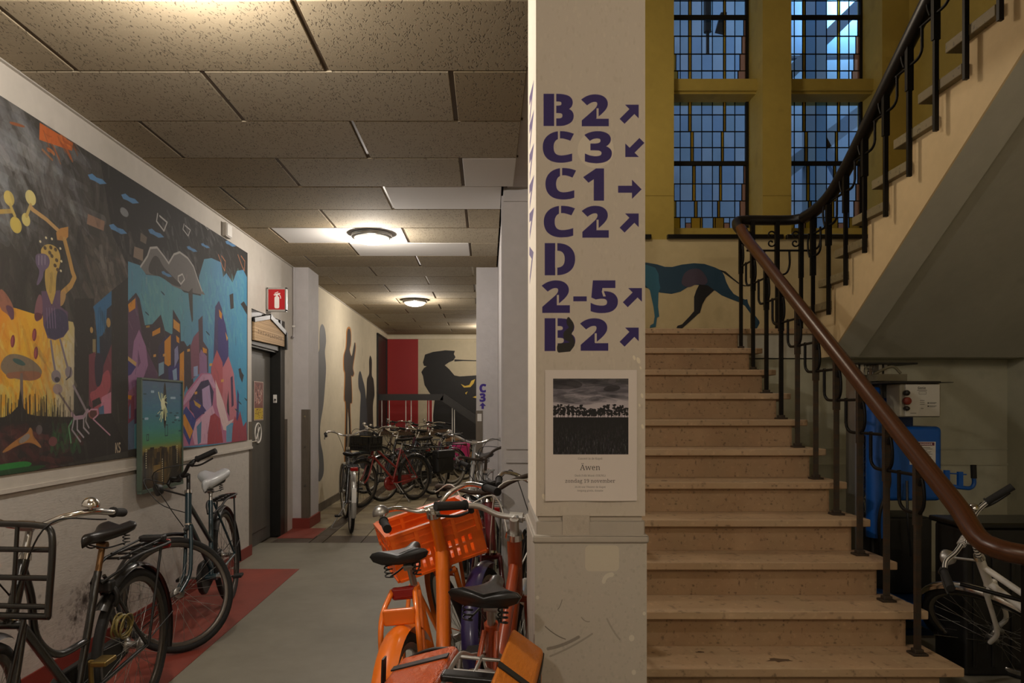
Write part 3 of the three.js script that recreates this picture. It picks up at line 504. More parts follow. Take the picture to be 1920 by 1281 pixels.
// ---------- the big mural on the left wall ----------
const MD0 = 2.75, MD1 = 6.63, MT = EYE + 1.428, MB = EYE - 0.322;
const mural = canvasTex(2048, 924, (g, w, h) => {
  const f = (x, y) => { const d = -XL * F / (CX - x); return [(d - MD0) / (MD1 - MD0) * w, (MT - py(y, d)) / (MT - MB) * h]; };
  let s = 3; const q = () => (s = (s * 16807) % 2147483647) / 2147483647;
  const path = (pts, smooth) => { g.beginPath(); const p = pts.map(([x, y]) => f(x, y)); if (!smooth) { p.forEach(([a, b], i) => i ? g.lineTo(a, b) : g.moveTo(a, b)); g.closePath(); } else { const n = p.length, m = (i) => [(p[i % n][0] + p[(i + 1) % n][0]) / 2, (p[i % n][1] + p[(i + 1) % n][1]) / 2]; g.moveTo(...m(0)); for (let i = 1; i <= n; i++) g.quadraticCurveTo(...p[i % n], ...m(i)); } };
  const P = (c, pts, smooth) => { path(pts, smooth); g.fillStyle = c; g.fill(); };
  const Ln = (c, wd, pts) => { g.strokeStyle = c; g.lineWidth = wd; g.lineCap = g.lineJoin = 'round'; g.beginPath(); pts.map(([x, y]) => f(x, y)).forEach(([a, b], i) => i ? g.lineTo(a, b) : g.moveTo(a, b)); g.stroke(); };
  const grad = (p0, p1, stops) => { const a = f(...p0), b = f(...p1), k = g.createLinearGradient(a[0], a[1], b[0], b[1]); stops.forEach(([t, c]) => k.addColorStop(t, c)); return k; };
  const el = (c, x, y, rx, ry, rot = 0) => { const [a, b] = f(x, y), [a2] = f(x + rx, y), [, b2] = f(x, y + ry); g.fillStyle = c; g.beginPath(); g.ellipse(a, b, Math.abs(a2 - a), Math.abs(b2 - b), rot, 0, 7); g.fill(); };
  const brush = (n, x0, x1, y0, y1, cols, a = .12, L = 60, wd = 14, ang = .3) => { for (let i = 0; i < n; i++) { const [u, v] = f(x0 + q() * (x1 - x0), y0 + q() * (y1 - y0)); g.strokeStyle = cols[q() * cols.length | 0]; g.globalAlpha = a * (0.4 + q()); g.lineWidth = 3 + q() * wd; g.lineCap = 'round'; const t = ang + (q() - .5) * 1.2, l = L * (0.3 + q()); g.beginPath(); g.moveTo(u, v); g.quadraticCurveTo(u + Math.cos(t) * l * .5, v + Math.sin(t) * l * .5 + (q() - .5) * 12, u + Math.cos(t) * l, v + Math.sin(t) * l); g.stroke(); } g.globalAlpha = 1; };
  g.fillStyle = '#332f2b'; g.fillRect(0, 0, w, h);
  brush(300, -120, 130, 150, 420, ['#6f7278', '#84868a', '#55565a', '#9a9a9a'], .22, 130, 36, .5);
  brush(240, 60, 234, 240, 620, ['#262320', '#4a443e', '#5d564f', '#1d1b19'], .2, 110, 30, 1.2);
  brush(120, 150, 234, 440, 600, ['#7d6a58', '#6d6259', '#89786a'], .12, 90, 26, .6);
  brush(160, 0, 120, 330, 600, ['#262320', '#2e2a26', '#3c3733'], .3, 110, 30, 1.4);
  P('#c25a1c', [[67, 230], [130, 268], [128, 283], [66, 262]]); brush(20, 70, 128, 240, 282, ['#8f3d12', '#d87028'], .5, 50, 10, .5); P('#8a4a26', [[8, 226], [38, 235], [40, 240], [12, 234]], 1);
  // dark sky of the right half, with blue clouds and cold grey strokes
  P('#1f1c1a', [[180, 290], [460, 470], [460, 560], [234, 500], [205, 440]]);
  brush(160, 300, 440, 395, 520, ['#6a6a6c', '#7d7d7f', '#505052', '#3a3836'], .3, 60, 16, .8);
  brush(40, 170, 260, 420, 500, ['#8a8078', '#79706a', '#5a544e'], .25, 60, 18, 1.2);
  P('#8b6a55', [[158, 401], [190, 415], [188, 433], [156, 420]]); P('#6a5c50', [[258, 436], [270, 445], [268, 458], [257, 452]]); P('#84705f', [[246, 462], [263, 468], [262, 490], [244, 482]]);
  const cloud = (x, y, k = 1) => P('#4f83b4', [[x, y - 6 * k], [x + 8 * k, y - 8 * k], [x + 16 * k, y - 1 * k], [x + 26 * k, y + 2 * k], [x + 34 * k, y + 10 * k], [x + 22 * k, y + 11 * k], [x + 12 * k, y + 5 * k], [x + 4 * k, y + 2 * k]]);
  cloud(158, 334, 1.05); cloud(221, 371); cloud(198, 428, 1.02); cloud(272, 436, .9); cloud(418, 456, .6); cloud(345, 466, .6); cloud(372, 460, .5);
  for (const [x, y, k] of [[288, 415, 1], [338, 430, .7], [380, 424, .4]]) Ln('#b9b6b2', 7 * k, [[x + 2, y - 14 * k], [x, y], [x + 14 * k, y + 18 * k], [x + 20 * k, y + 2 * k], [x + 6 * k, y - 10 * k]]);
  el('#7d7f82', 227, 398, 8, 8); 
  // teal sky
  path([[234, 490], [258, 498], [268, 515], [312, 520], [340, 548], [372, 555], [368, 520], [378, 486], [392, 484], [410, 492], [414, 520], [420, 512], [432, 530], [440, 508], [452, 506], [459, 520], [459, 836], [234, 842]]);
  g.fillStyle = grad([234, 490], [459, 830], [[0, '#4d86a4'], [.25, '#5c9aa6'], [.5, '#4f86b0'], [.75, '#3f8fb8'], [1, '#3f9cc4']]); g.fill();
  brush(320, 376, 452, 505, 640, ['#62b0b4', '#6ab8b8', '#58a4ac'], .22, 46, 16, 1.3); brush(160, 262, 300, 522, 605, ['#68a4a6', '#74acaa', '#5c989e'], .2, 40, 16, 1.4);
  brush(180, 236, 458, 520, 700, ['#5aa0b4', '#4680b0', '#69b4b4', '#3e78a8'], .2, 40, 14, 1.2);
  // grey cloud with its white edge
  P('#6e6b69', [[257, 500], [271, 480], [275, 464], [289, 463], [303, 480], [310, 492], [320, 476], [332, 472], [346, 482], [358, 500], [366, 522], [374, 544], [380, 553], [360, 550], [340, 545], [318, 536], [300, 518], [282, 516], [268, 514]]);
  P('#3c3936', [[272, 500], [283, 478], [292, 482], [300, 500], [312, 512], [340, 540], [318, 535], [296, 518], [274, 514]], 1);
  Ln('#b4b1ac', 8, [[258, 500], [271, 480], [276, 465], [289, 464], [303, 482], [311, 494], [321, 477], [332, 473], [347, 484], [358, 500], [366, 524], [374, 546]]);
  Ln('#c4c0ba', 6, [[329, 518], [337, 514], [341, 524], [334, 533], [329, 526], [329, 518]]); cloud(297, 513, .6);
  P('#3f3c38', [[348, 548], [356, 540], [357, 600], [355, 605], [351, 580]]);
  for (const x of [405, 442]) Ln('#b06a42', 6, [[x, 478], [x + 8, 500], [x + 12, 508], [x + 13, 490], [x + 6, 480]]);
  P('#2d2a28', [[426, 553], [433, 550], [434, 578], [428, 580]]); P('#2d2a28', [[447, 570], [453, 565], [459, 575], [459, 590], [452, 578]]);
  // skyline: [colour, points]
  const dk = '#3a3036', pl = '#5a3d58', vio = '#37306e', pink = '#c0707c', mauve = '#8e6590', or = '#d58a24';
  const sky = [
    [dk, [[234, 565], [249, 549], [256, 560], [266, 610], [280, 608], [296, 590], [304, 620], [318, 628], [319, 580], [333, 604], [334, 640], [340, 640], [352, 660], [352, 720], [300, 740], [234, 800]]],
    [pl, [[234, 575], [249, 556], [262, 640], [290, 700], [288, 780], [234, 800]]], ['#9a6c96', [[245, 640], [255, 618], [268, 650], [272, 685], [262, 712], [236, 735], [234, 700], [240, 690]]], ['#6d4a70', [[253, 655], [258, 680], [252, 690]]],
    [or, [[234, 571], [248, 559], [248, 578], [236, 586]]], [or, [[280, 622], [295, 614], [295, 624], [280, 631]]], ['#d9963a', [[320, 598], [332, 608], [332, 624], [320, 615]]], ['#9c7a36', [[268, 611], [275, 610], [275, 614], [268, 615]]],
    ['#36304a', [[292, 650], [304, 632], [318, 626], [332, 634], [332, 700], [300, 720], [290, 690]]], [or, [[303, 640], [315, 628], [315, 684], [310, 687], [303, 682]]], [or, [[325, 629], [331, 634], [331, 644], [326, 641]]],
    [vio, [[310, 690], [332, 680], [332, 740], [312, 735]]], ['#8a8ab4', [[322, 655], [328, 648], [330, 672], [322, 690]]], [dk, [[331, 655], [340, 642], [346, 700], [346, 720], [332, 760]]], [or, [[332, 664], [340, 658], [340, 755], [331, 748]]],
    [dk, [[346, 650], [352, 645], [358, 720], [350, 740], [344, 720]]], ['#7d4a5e', [[352, 650], [358, 632], [370, 618], [370, 700], [354, 712]]], ['#4b3a44', [[367, 600], [375, 592], [376, 640], [386, 655], [386, 700], [370, 690]]], [mauve, [[369, 664], [372, 655], [383, 668], [384, 704], [369, 704]]], [or, [[375, 651], [383, 655], [383, 663], [376, 661]]], ['#8fa0c8', [[358, 688], [366, 686], [366, 705], [358, 706]]],
    ['#3e3760', [[399, 575], [406, 564], [412, 580], [414, 610], [418, 607], [424, 640], [424, 690], [395, 690]]], [vio, [[404, 600], [412, 585], [418, 608], [424, 640], [423, 690], [405, 700]]], [or, [[406, 580], [412, 588], [411, 599], [407, 594]]], ['#d8a050', [[418, 622], [423, 634], [421, 640]]],
    ['#b3525a', [[391, 690], [402, 656], [413, 680], [415, 720], [418, 790], [392, 800]]], [pink, [[413, 690], [424, 668], [434, 700], [440, 760], [440, 790], [414, 800]]], [vio, [[441, 730], [444, 740], [443, 790], [438, 800]]], ['#3f2c52', [[428, 708], [432, 705], [434, 760], [430, 764]]], ['#2a2330', [[424, 730], [421, 760], [423, 800], [426, 790]]],
    ['#b56a8e', [[329, 770], [345, 735], [372, 700], [390, 700], [402, 730], [425, 780], [430, 800], [430, 830], [329, 838]]], ['#c493b4', [[345, 740], [375, 702], [392, 702], [402, 728], [396, 728], [385, 712], [374, 714], [356, 742], [334, 766]]],
    ['#322a4c', [[350, 752], [372, 716], [386, 712], [396, 735], [394, 760], [382, 775], [362, 780], [350, 768]]], ['#b79ac4', [[374, 730], [388, 722], [392, 760], [386, 785], [376, 770]]], ['#d7a6c0', [[364, 790], [394, 760], [400, 780], [400, 830], [360, 834], [352, 800]]],
    ['#2f3a86', [[328, 788], [344, 762], [363, 788], [350, 836]]], [or, [[334, 786], [341, 776], [357, 808], [351, 824]]], [vio, [[350, 754], [366, 748], [382, 770], [362, 788]]], ['#c99a3c', [[358, 750], [363, 754], [372, 760], [370, 766], [361, 760]]],
    ['#a33844', [[385, 812], [390, 780], [398, 775], [408, 785], [414, 830], [384, 834]]], ['#e0c2c4', [[399, 712], [414, 752], [424, 790], [434, 786], [421, 808], [414, 806], [402, 760]]], ['#4c7d9c', [[364, 800], [373, 790], [372, 830], [366, 834]]], ['#5f9cc0', [[420, 800], [430, 792], [434, 828], [420, 829]]], ['#9c3a4a', [[432, 800], [436, 780], [441, 790], [446, 770], [452, 800], [458, 790], [459, 826], [430, 830]]],
    ['#96607c', [[234, 735], [262, 712], [276, 720], [282, 720], [282, 752], [246, 768], [234, 790]]], ['#7f3f54', [[234, 752], [246, 740], [246, 800], [234, 830]]], [or, [[234, 741], [241, 742], [240, 750], [234, 748]]], ['#6a7fa4', [[236, 764], [239, 756], [239, 784], [236, 786]]], ['#5d6f8c', [[234, 795], [246, 785], [246, 842], [234, 844]]], ['#c8a060', [[234, 668], [250, 680], [249, 687], [234, 676]]], [vio, [[234, 676], [249, 688], [240, 702], [234, 705]]], ['#7a9cb4', [[292, 682], [302, 678], [302, 700], [292, 706]]], ['#8aa4c4', [[318, 695], [326, 690], [327, 712], [320, 714]]],
    ['#2d2a2e', [[443, 692], [447, 690], [449, 698], [453, 704], [450, 718], [445, 706]]],
  ];
  sky.forEach(([c, p]) => P(c, p));
  for (const [x, y] of [[300, 664], [282, 665], [346, 655], [388, 682], [410, 712], [360, 735]]) P('#d89a48', [[x, y], [x + 5, y - 1], [x + 5, y + 4], [x, y + 5]]);
  for (const [x, y] of [[385, 625], [445, 755], [458, 750], [440, 770], [270, 588], [300, 550]]) el('#24404f', x, y, 4, 1.6, .3);
  brush(150, 330, 458, 690, 835, ['#c07890', '#8c4a62', '#5a3a66', '#d29ab0'], .14, 26, 9, 1.5);
  // left half: dark stripe, blue tower, red tower
  P('#292521', [[203, 545], [234, 520], [234, 846], [203, 852]]); P('#2b2622', [[133, 560], [170, 560], [170, 870], [133, 876]]);
  P('#31648f', [[168, 575], [203, 545], [203, 572], [194, 580], [194, 612], [184, 632], [180, 690], [176, 690], [175, 630], [171, 586]]); for (const x of [178, 182, 186, 190]) Ln('#22527c', 3, [[x, 584], [x, 625]]);
  P('#2a2a33', [[180, 632], [192, 625], [194, 580], [203, 572], [203, 650], [188, 690], [182, 700]]); el('#b08a4c', 197, 605, 4, 9); el('#b08a4c', 165, 619, 3, 6); P('#8a7a54', [[167, 636], [173, 636], [173, 664], [167, 660]]);
  P('#6d3440', [[160, 665], [172, 660], [176, 690], [186, 690], [203, 645], [203, 820], [160, 760]]); P('#a34a54', [[160, 735], [176, 732], [186, 700], [200, 690], [202, 735], [184, 745], [186, 790], [166, 760]], 1); P('#2f2836', [[170, 660], [188, 664], [187, 700], [182, 725], [172, 726]], 1);
  P('#c27a92', [[184, 745], [202, 735], [202, 815], [186, 800], [180, 786]]); P('#46668a', [[178, 765], [188, 760], [190, 795], [182, 792]]); P('#3b3a44', [[184, 795], [200, 780], [200, 812], [192, 806]]); P('#2c2426', [[166, 752], [180, 745], [184, 756], [168, 765]]);
  // yellow canvas behind the figure
  path([[-60, 560], [22, 578], [54, 588], [130, 604], [133, 615], [131, 790], [-60, 800]]); g.fillStyle = grad([-20, 600], [133, 700], [[0, '#d8831f'], [.35, '#e2ab28'], [.6, '#dba038'], [.78, '#c5b06a'], [1, '#b8ab90']]); g.fill();
  brush(170, -40, 120, 590, 730, ['#e8b42c', '#d98a1c', '#e6c24c', '#c9781c', '#d8c070'], .28, 60, 14, 1.4); brush(80, 90, 130, 610, 760, ['#c4bba4', '#aea48c', '#d2c8b0'], .3, 40, 12, 1.3);
  brush(90, -40, 90, 710, 790, ['#b4ab54', '#c9c06a', '#9a9440'], .3, 60, 12, 1.5);
  P('#7b6a54', [[-10, 690], [0, 668], [20, 662], [50, 672], [70, 690], [72, 702], [60, 712], [40, 714], [20, 710], [6, 706]], 1); P('#8c5a40', [[0, 700], [30, 696], [68, 696], [71, 708], [50, 716], [24, 708], [8, 712]], 1); el('#34504c', 28, 679, 12, 5, .2); P('#6f5f58', [[30, 700], [35, 700], [37, 790], [29, 790]]);
  for (const [x, y] of [[16, 640], [57, 628], [60, 662]]) { el('#7a3038', x, y, 4, 12, .15); el('#a04a50', x - 1, y, 1.6, 9, .15); }
  P('#1d1a18', [[-60, 790], [0, 782], [12, 776], [26, 762], [30, 730], [36, 764], [44, 776], [60, 780], [100, 782], [131, 782], [160, 760], [203, 815], [203, 852], [-60, 905]]);
  for (const [x, t] of [[6, 742], [22, 766], [42, 738], [48, 736], [59, 726], [69, 742], [80, 726], [91, 756], [100, 762], [33, 728]]) P('#2b2622', [[x - 1.6, 790], [x, t], [x + 1.6, 790]]);
  P('#1f1a18', [[-60, 800], [203, 775], [234, 846], [-60, 905]]); brush(120, -40, 130, 800, 880, ['#4a1f1e', '#5e2a2a', '#3a1816', '#241615'], .4, 60, 20, .3); brush(50, 90, 140, 785, 840, ['#1d4a22', '#27602c', '#16361a'], .4, 30, 12, 1.5);
  P('#1f7a2c', [[-60, 880], [10, 868], [45, 864], [56, 872], [20, 884], [-60, 905]], 1); P('#1a3f1e', [[-60, 890], [90, 868], [60, 884], [-60, 910]], 1);
  P('#a86f34', [[-6, 848], [20, 826], [44, 812], [48, 800], [54, 806], [54, 818], [70, 836], [70, 842], [50, 828], [24, 836], [0, 850]], 1); P('#8a7f78', [[26, 826], [46, 810], [50, 822], [30, 834]], 1); el('#6d3a3c', 92, 828, 8, 9); el('#54484a', 66, 806, 6, 9);
  // figure: raised arm with utensils, fork head, overalls, bone legs, claw
  const skin = '#b48a48', pale = '#c2a050';
  Ln('#a88a44', 11, [[-30, 398], [14, 396]]);
  el('#c0aa58', 9, 372, 10, 14); el('#cfc078', 50, 371, 10, 14); el('#bfa84c', 22, 422, 11, 15); el('#c4b468', 41, 412, 8, 12);
  Ln('#b49c50', 10, [[11, 384], [20, 405]]); Ln('#b49c50', 10, [[50, 384], [42, 405]]); Ln('#b58e58', 12, [[52, 392], [80, 412], [104, 434]]); Ln('#b58e58', 12, [[50, 388], [56, 395]]);
  P('#b17c3c', [[98, 436], [106, 428], [121, 425], [121, 444], [114, 452], [100, 450]]); Ln(skin, 18, [[114, 450], [122, 480], [129, 510], [133, 520], [126, 535], [110, 550]]); P('#a58050', [[104, 552], [112, 544], [118, 552], [112, 572], [104, 576]], 1);
  P('#b8984a', [[67, 472], [74, 460], [86, 457], [100, 464], [107, 480], [105, 500], [98, 516], [97, 560], [90, 574], [84, 560], [78, 540], [76, 512], [80, 498]], 1);
  for (const [x, y] of [[77, 465], [88, 464], [97, 468], [90, 480], [99, 488], [96, 498], [86, 474], [101, 506]]) el('#4a3a26', x, y, 3, 3.6); for (const [x, y] of [[68, 453], [79, 446], [90, 448], [106, 466], [108, 490], [107, 508]]) el('#d8cba0', x, y, 2, 2.4);
  P('#5f5068', [[58, 480], [64, 475], [80, 476], [87, 488], [84, 502], [74, 508], [74, 520], [64, 536], [60, 534], [68, 508], [60, 498]], 1); for (const x of [65, 71, 77]) Ln('#84758c', 4, [[x, 480], [x, 496]]);
  P('#5a445c', [[70, 546], [80, 546], [90, 574], [98, 545], [106, 544], [106, 575], [120, 585], [122, 618], [112, 632], [96, 638], [82, 634], [74, 610], [72, 580]]); P('#3b3550', [[78, 600], [98, 575], [120, 588], [122, 618], [110, 634], [88, 637], [77, 622]], 1); for (const x of [80, 85, 90, 95]) Ln('#6b5a78', 4, [[x, 578], [x + 2, 615]]);
  P('#7a5058', [[60, 565], [66, 550], [72, 556], [73, 595], [60, 606], [56, 590]], 1); P('#5a2e38', [[56, 585], [72, 588], [72, 598], [58, 604]], 1); P('#8f5a46', [[-10, 540], [0, 545], [16, 570], [20, 590], [14, 604], [8, 590], [-10, 580]], 1); P('#5e3a4a', [[0, 570], [18, 576], [19, 602], [10, 596]], 1);
  Ln('#7d7078', 9, [[88, 640], [92, 670], [97, 700]]); Ln('#7d7078', 9, [[106, 638], [114, 668], [120, 690]]); el('#857a80', 98, 706, 9, 12); el('#857a80', 122, 698, 7, 11); el('#3f383e', 100, 712, 5, 5); Ln('#3f383e', 4, [[126, 690], [124, 706], [117, 712]]); el('#9a8580', 101, 730, 9, 10);
  Ln('#6d5c5c', 7, [[104, 738], [128, 774]]); Ln('#8c7f88', 9, [[131, 724], [156, 772]]); Ln('#a88a9c', 12, [[128, 776], [134, 784], [150, 782], [158, 770]]);
  Ln('#5d9a6a', 6, [[130, 786], [122, 800], [126, 830]]); for (const p of [[[132, 786], [128, 806], [144, 828]], [[138, 786], [138, 806], [150, 820]], [[150, 784], [150, 802], [160, 813]], [[156, 776], [154, 790], [160, 802]]]) Ln('#a49aa4', 6, p);
  el('#8a4a44', 168, 776, 9, 10); el('#4f2a26', 168, 776, 6.5, 7.5); Ln('#c08aa0', 5, [[160, 772], [164, 768], [176, 768], [177, 778], [168, 786], [200, 816]]);
  g.fillStyle = '#b8a68c'; const ks = f(209, 850); g.font = 'bold 46px sans-serif'; g.save(); g.translate(ks[0], ks[1]); g.scale(.7, 1); g.fillText('KS', 0, 0); g.restore();
  brush(260, 236, 458, 500, 830, ['#2b2a34', '#5a6a86', '#c0a0a8', '#6a4a62', '#88a0ac'], .13, 34, 8, 1.4);
  brush(200, -40, 230, 180, 850, ['#1b1917', '#6a645c', '#8a8478', '#3a352f'], .10, 70, 16, 1.3);
  g.fillStyle = 'rgba(86,80,74,.16)'; g.fillRect(0, 0, w, h);
  for (let i = 0; i < 120; i++) { const x = -30 + q() * 160, y = 740 + q() * 46; Ln('rgba(40,34,26,.55)', 1 + q() * 4, [[x, 792], [x + q() * 2 - 1, y]]); }
  for (let i = 0; i < 5000; i++) { g.fillStyle = q() < .5 ? 'rgba(255,240,220,.035)' : 'rgba(0,0,0,.05)'; g.fillRect(q() * w, q() * h, 1 + q() * 5, 1 + q() * 9); }
});
{
  const t = thing('mural', 'long mural of a night city with teal sky and a figure on yellow', 'mural', [XL + 0.012, (MT + MB) / 2, -(MD0 + MD1) / 2]);
  const pl = new THREE.BoxGeometry(0.008, MT - MB, MD1 - MD0).translate(0.004, 0, 0);
  const edge = std(0x8d867a), m = new THREE.Mesh(pl, [std(0xffffff, { map: mural, roughness: 0.8, bumpMap: mural, bumpScale: 0.0006 }), edge, edge, edge, edge, edge]);
  m.name = 'painted_board'; m.castShadow = m.receiveShadow = true; t.add(m);
}
const board = canvasTex(512, 640, (g, w, h) => {
  let s = 9; const q = () => (s = (s * 16807) % 2147483647) / 2147483647;
  const k = g.createLinearGradient(0, 0, 0, h); [[0, '#46607c'], [.25, '#3f7290'], [.45, '#3a8484'], [.58, '#4c8a5c'], [.64, '#8a7a3a'], [.7, '#4f3a22'], [.76, '#221d18'], [1, '#191614']].forEach(([a, c]) => k.addColorStop(a, c)); g.fillStyle = k; g.fillRect(0, 0, w, h);
  for (let i = 0; i < 240; i++) { g.strokeStyle = ['#4c8aa0', '#3c6c8c', '#57a08c', '#2f5c7c'][q() * 4 | 0]; g.globalAlpha = .12; g.lineWidth = 6 + q() * 14; g.beginPath(); const x = q() * w, y = q() * h * .58; g.moveTo(x, y); g.lineTo(x + (q() - .3) * 90, y + (q() - .5) * 12); g.stroke(); } g.globalAlpha = 1;
  for (let i = 0; i < 60; i++) { const x = q() * w, b = 24 + q() * 40, t = h * (.62 + q() * .2); g.fillStyle = ['#2a231b', '#1c1916', '#3b2e1e', '#55421f'][q() * 4 | 0]; g.fillRect(x, t, b, h - t); }
  g.strokeStyle = '#a08a52'; g.lineWidth = 3; for (let i = 0; i < 16; i++) { const x = q() * w, y = h * (.62 + q() * .15); g.globalAlpha = .6; g.beginPath(); g.moveTo(x, y); g.lineTo(x, y + 60 + q() * 80); if (q() < .4) g.lineTo(x - 40, y + 150 + q() * 60); g.stroke(); } g.globalAlpha = 1;
  g.fillStyle = '#cfc8a8'; for (const x of [50, 246, 440]) for (let y = h * (x === 246 ? .74 : .63); y < h * (x === 246 ? .95 : .8); y += 13) g.fillRect(x, y, 10, 7);
  g.fillStyle = '#7d6430'; g.fillRect(140, h * .79, 90, 44);
  g.fillStyle = '#161412'; g.beginPath(); g.ellipse(282, 150, 22, 140, 0, 0, 7); g.fill();
  g.strokeStyle = '#cfd6a4'; g.lineCap = 'round'; for (let i = 0; i < 26; i++) { const a = q() * 6.28, l = 20 + q() * 60; g.lineWidth = 5 + q() * 5; g.beginPath(); g.moveTo(258, 140); g.quadraticCurveTo(258 + Math.cos(a) * l * .5, 140 + Math.sin(a) * l * .7, 258 + Math.cos(a + .5) * l, 140 + Math.sin(a + .5) * l * 1.6); g.stroke(); }
  g.fillStyle = '#e2e4be'; g.beginPath(); g.ellipse(258, 140, 26, 34, 0, 0, 7); g.fill();
  g.fillStyle = '#9cb8cc'; for (const [x, y, a] of [[130, 62, 40], [390, 96, 70], [60, 220, 44], [450, 220, 44]]) { g.beginPath(); g.roundRect(x - a / 2, y, a, 14, 6); g.fill(); }
  g.strokeStyle = '#173a44'; g.lineWidth = 6; g.strokeRect(286, 270, 32, 66); g.strokeRect(62, 320, 22, 34); g.fillStyle = '#1d4a58'; for (let i = 0; i < 12; i++) { g.beginPath(); g.ellipse(q() * w, 60 + q() * 270, 20, 5, 0, 0, 7); g.fill(); }
});
{
  const d0 = 4.52, d1 = 5.12, yt = EYE + 0.17, yb = EYE - 0.545;
  const t = thing('small_painting', 'small upright painted board of a sprouting plant over a dark city, hung below the mural', 'painting', [XL + 0.048, (yt + yb) / 2, -(d0 + d1) / 2]);
  const edge = std(0x5f7d72, { roughness: 0.5 });
  const m = new THREE.Mesh(new THREE.BoxGeometry(0.016, yt - yb, d1 - d0), [std(0xffffff, { map: board, roughness: 0.35 }), edge, edge, edge, edge, edge]); m.name = 'painted_board'; m.castShadow = m.receiveShadow = true; t.add(m);
  const hh = (yt - yb) / 2, ww = (d1 - d0) / 2;
  add(t, 'frame', [bx(0.03, 0.022, 2 * ww + 0.02, 0, -hh - 0.008, 0), bx(0.03, 0.012, 2 * ww + 0.02, 0, hh + 0.004, 0), bx(0.03, 2 * hh, 0.012, 0, 0, -ww - 0.004), bx(0.03, 2 * hh, 0.016, 0, 0, ww + 0.006)], std(0x59685c, { metalness: .3, roughness: .45 }));
}
// ---------- painted figures: flat paint on the far walls and on the landing wall ----------
function wallPaint(t, part, pts, m, plane, lift, smooth = true) {       // plane 'left': x = XL; a number: depth of a wall facing the viewpoint
  if (plane === 'left') {
    const p = pts.map(([x, y]) => { const d = -XL * F / (CX - x); return [d, py(y, d)]; });
    return add(t, part, slab(smooth ? smoothShape(p) : shapeOf(p), 0.0015).rotateY(Math.PI / 2).translate(XL + lift, 0, 0), m);
  }
  const p = pts.map(([x, y]) => [px(x, plane), py(y, plane)]);
  return add(t, part, slab(smooth ? smoothShape(p) : shapeOf(p), 0.0015).translate(0, 0, -plane + lift), m);
}
const inkGrey = std(0x5d5e60, { roughness: 0.6 }), inkBlack = std(0x171514, { roughness: 0.6 }), inkBrown = std(0x2b211b, { roughness: 0.6 }), inkOrange = std(0xb8792c, { roughness: 0.6 }), inkRed = std(0x9c1412, { roughness: 0.5 }), inkYellow = std(0xd8b648, { roughness: 0.6 }), inkSlate = std(0x3a3f48, { roughness: 0.6 });
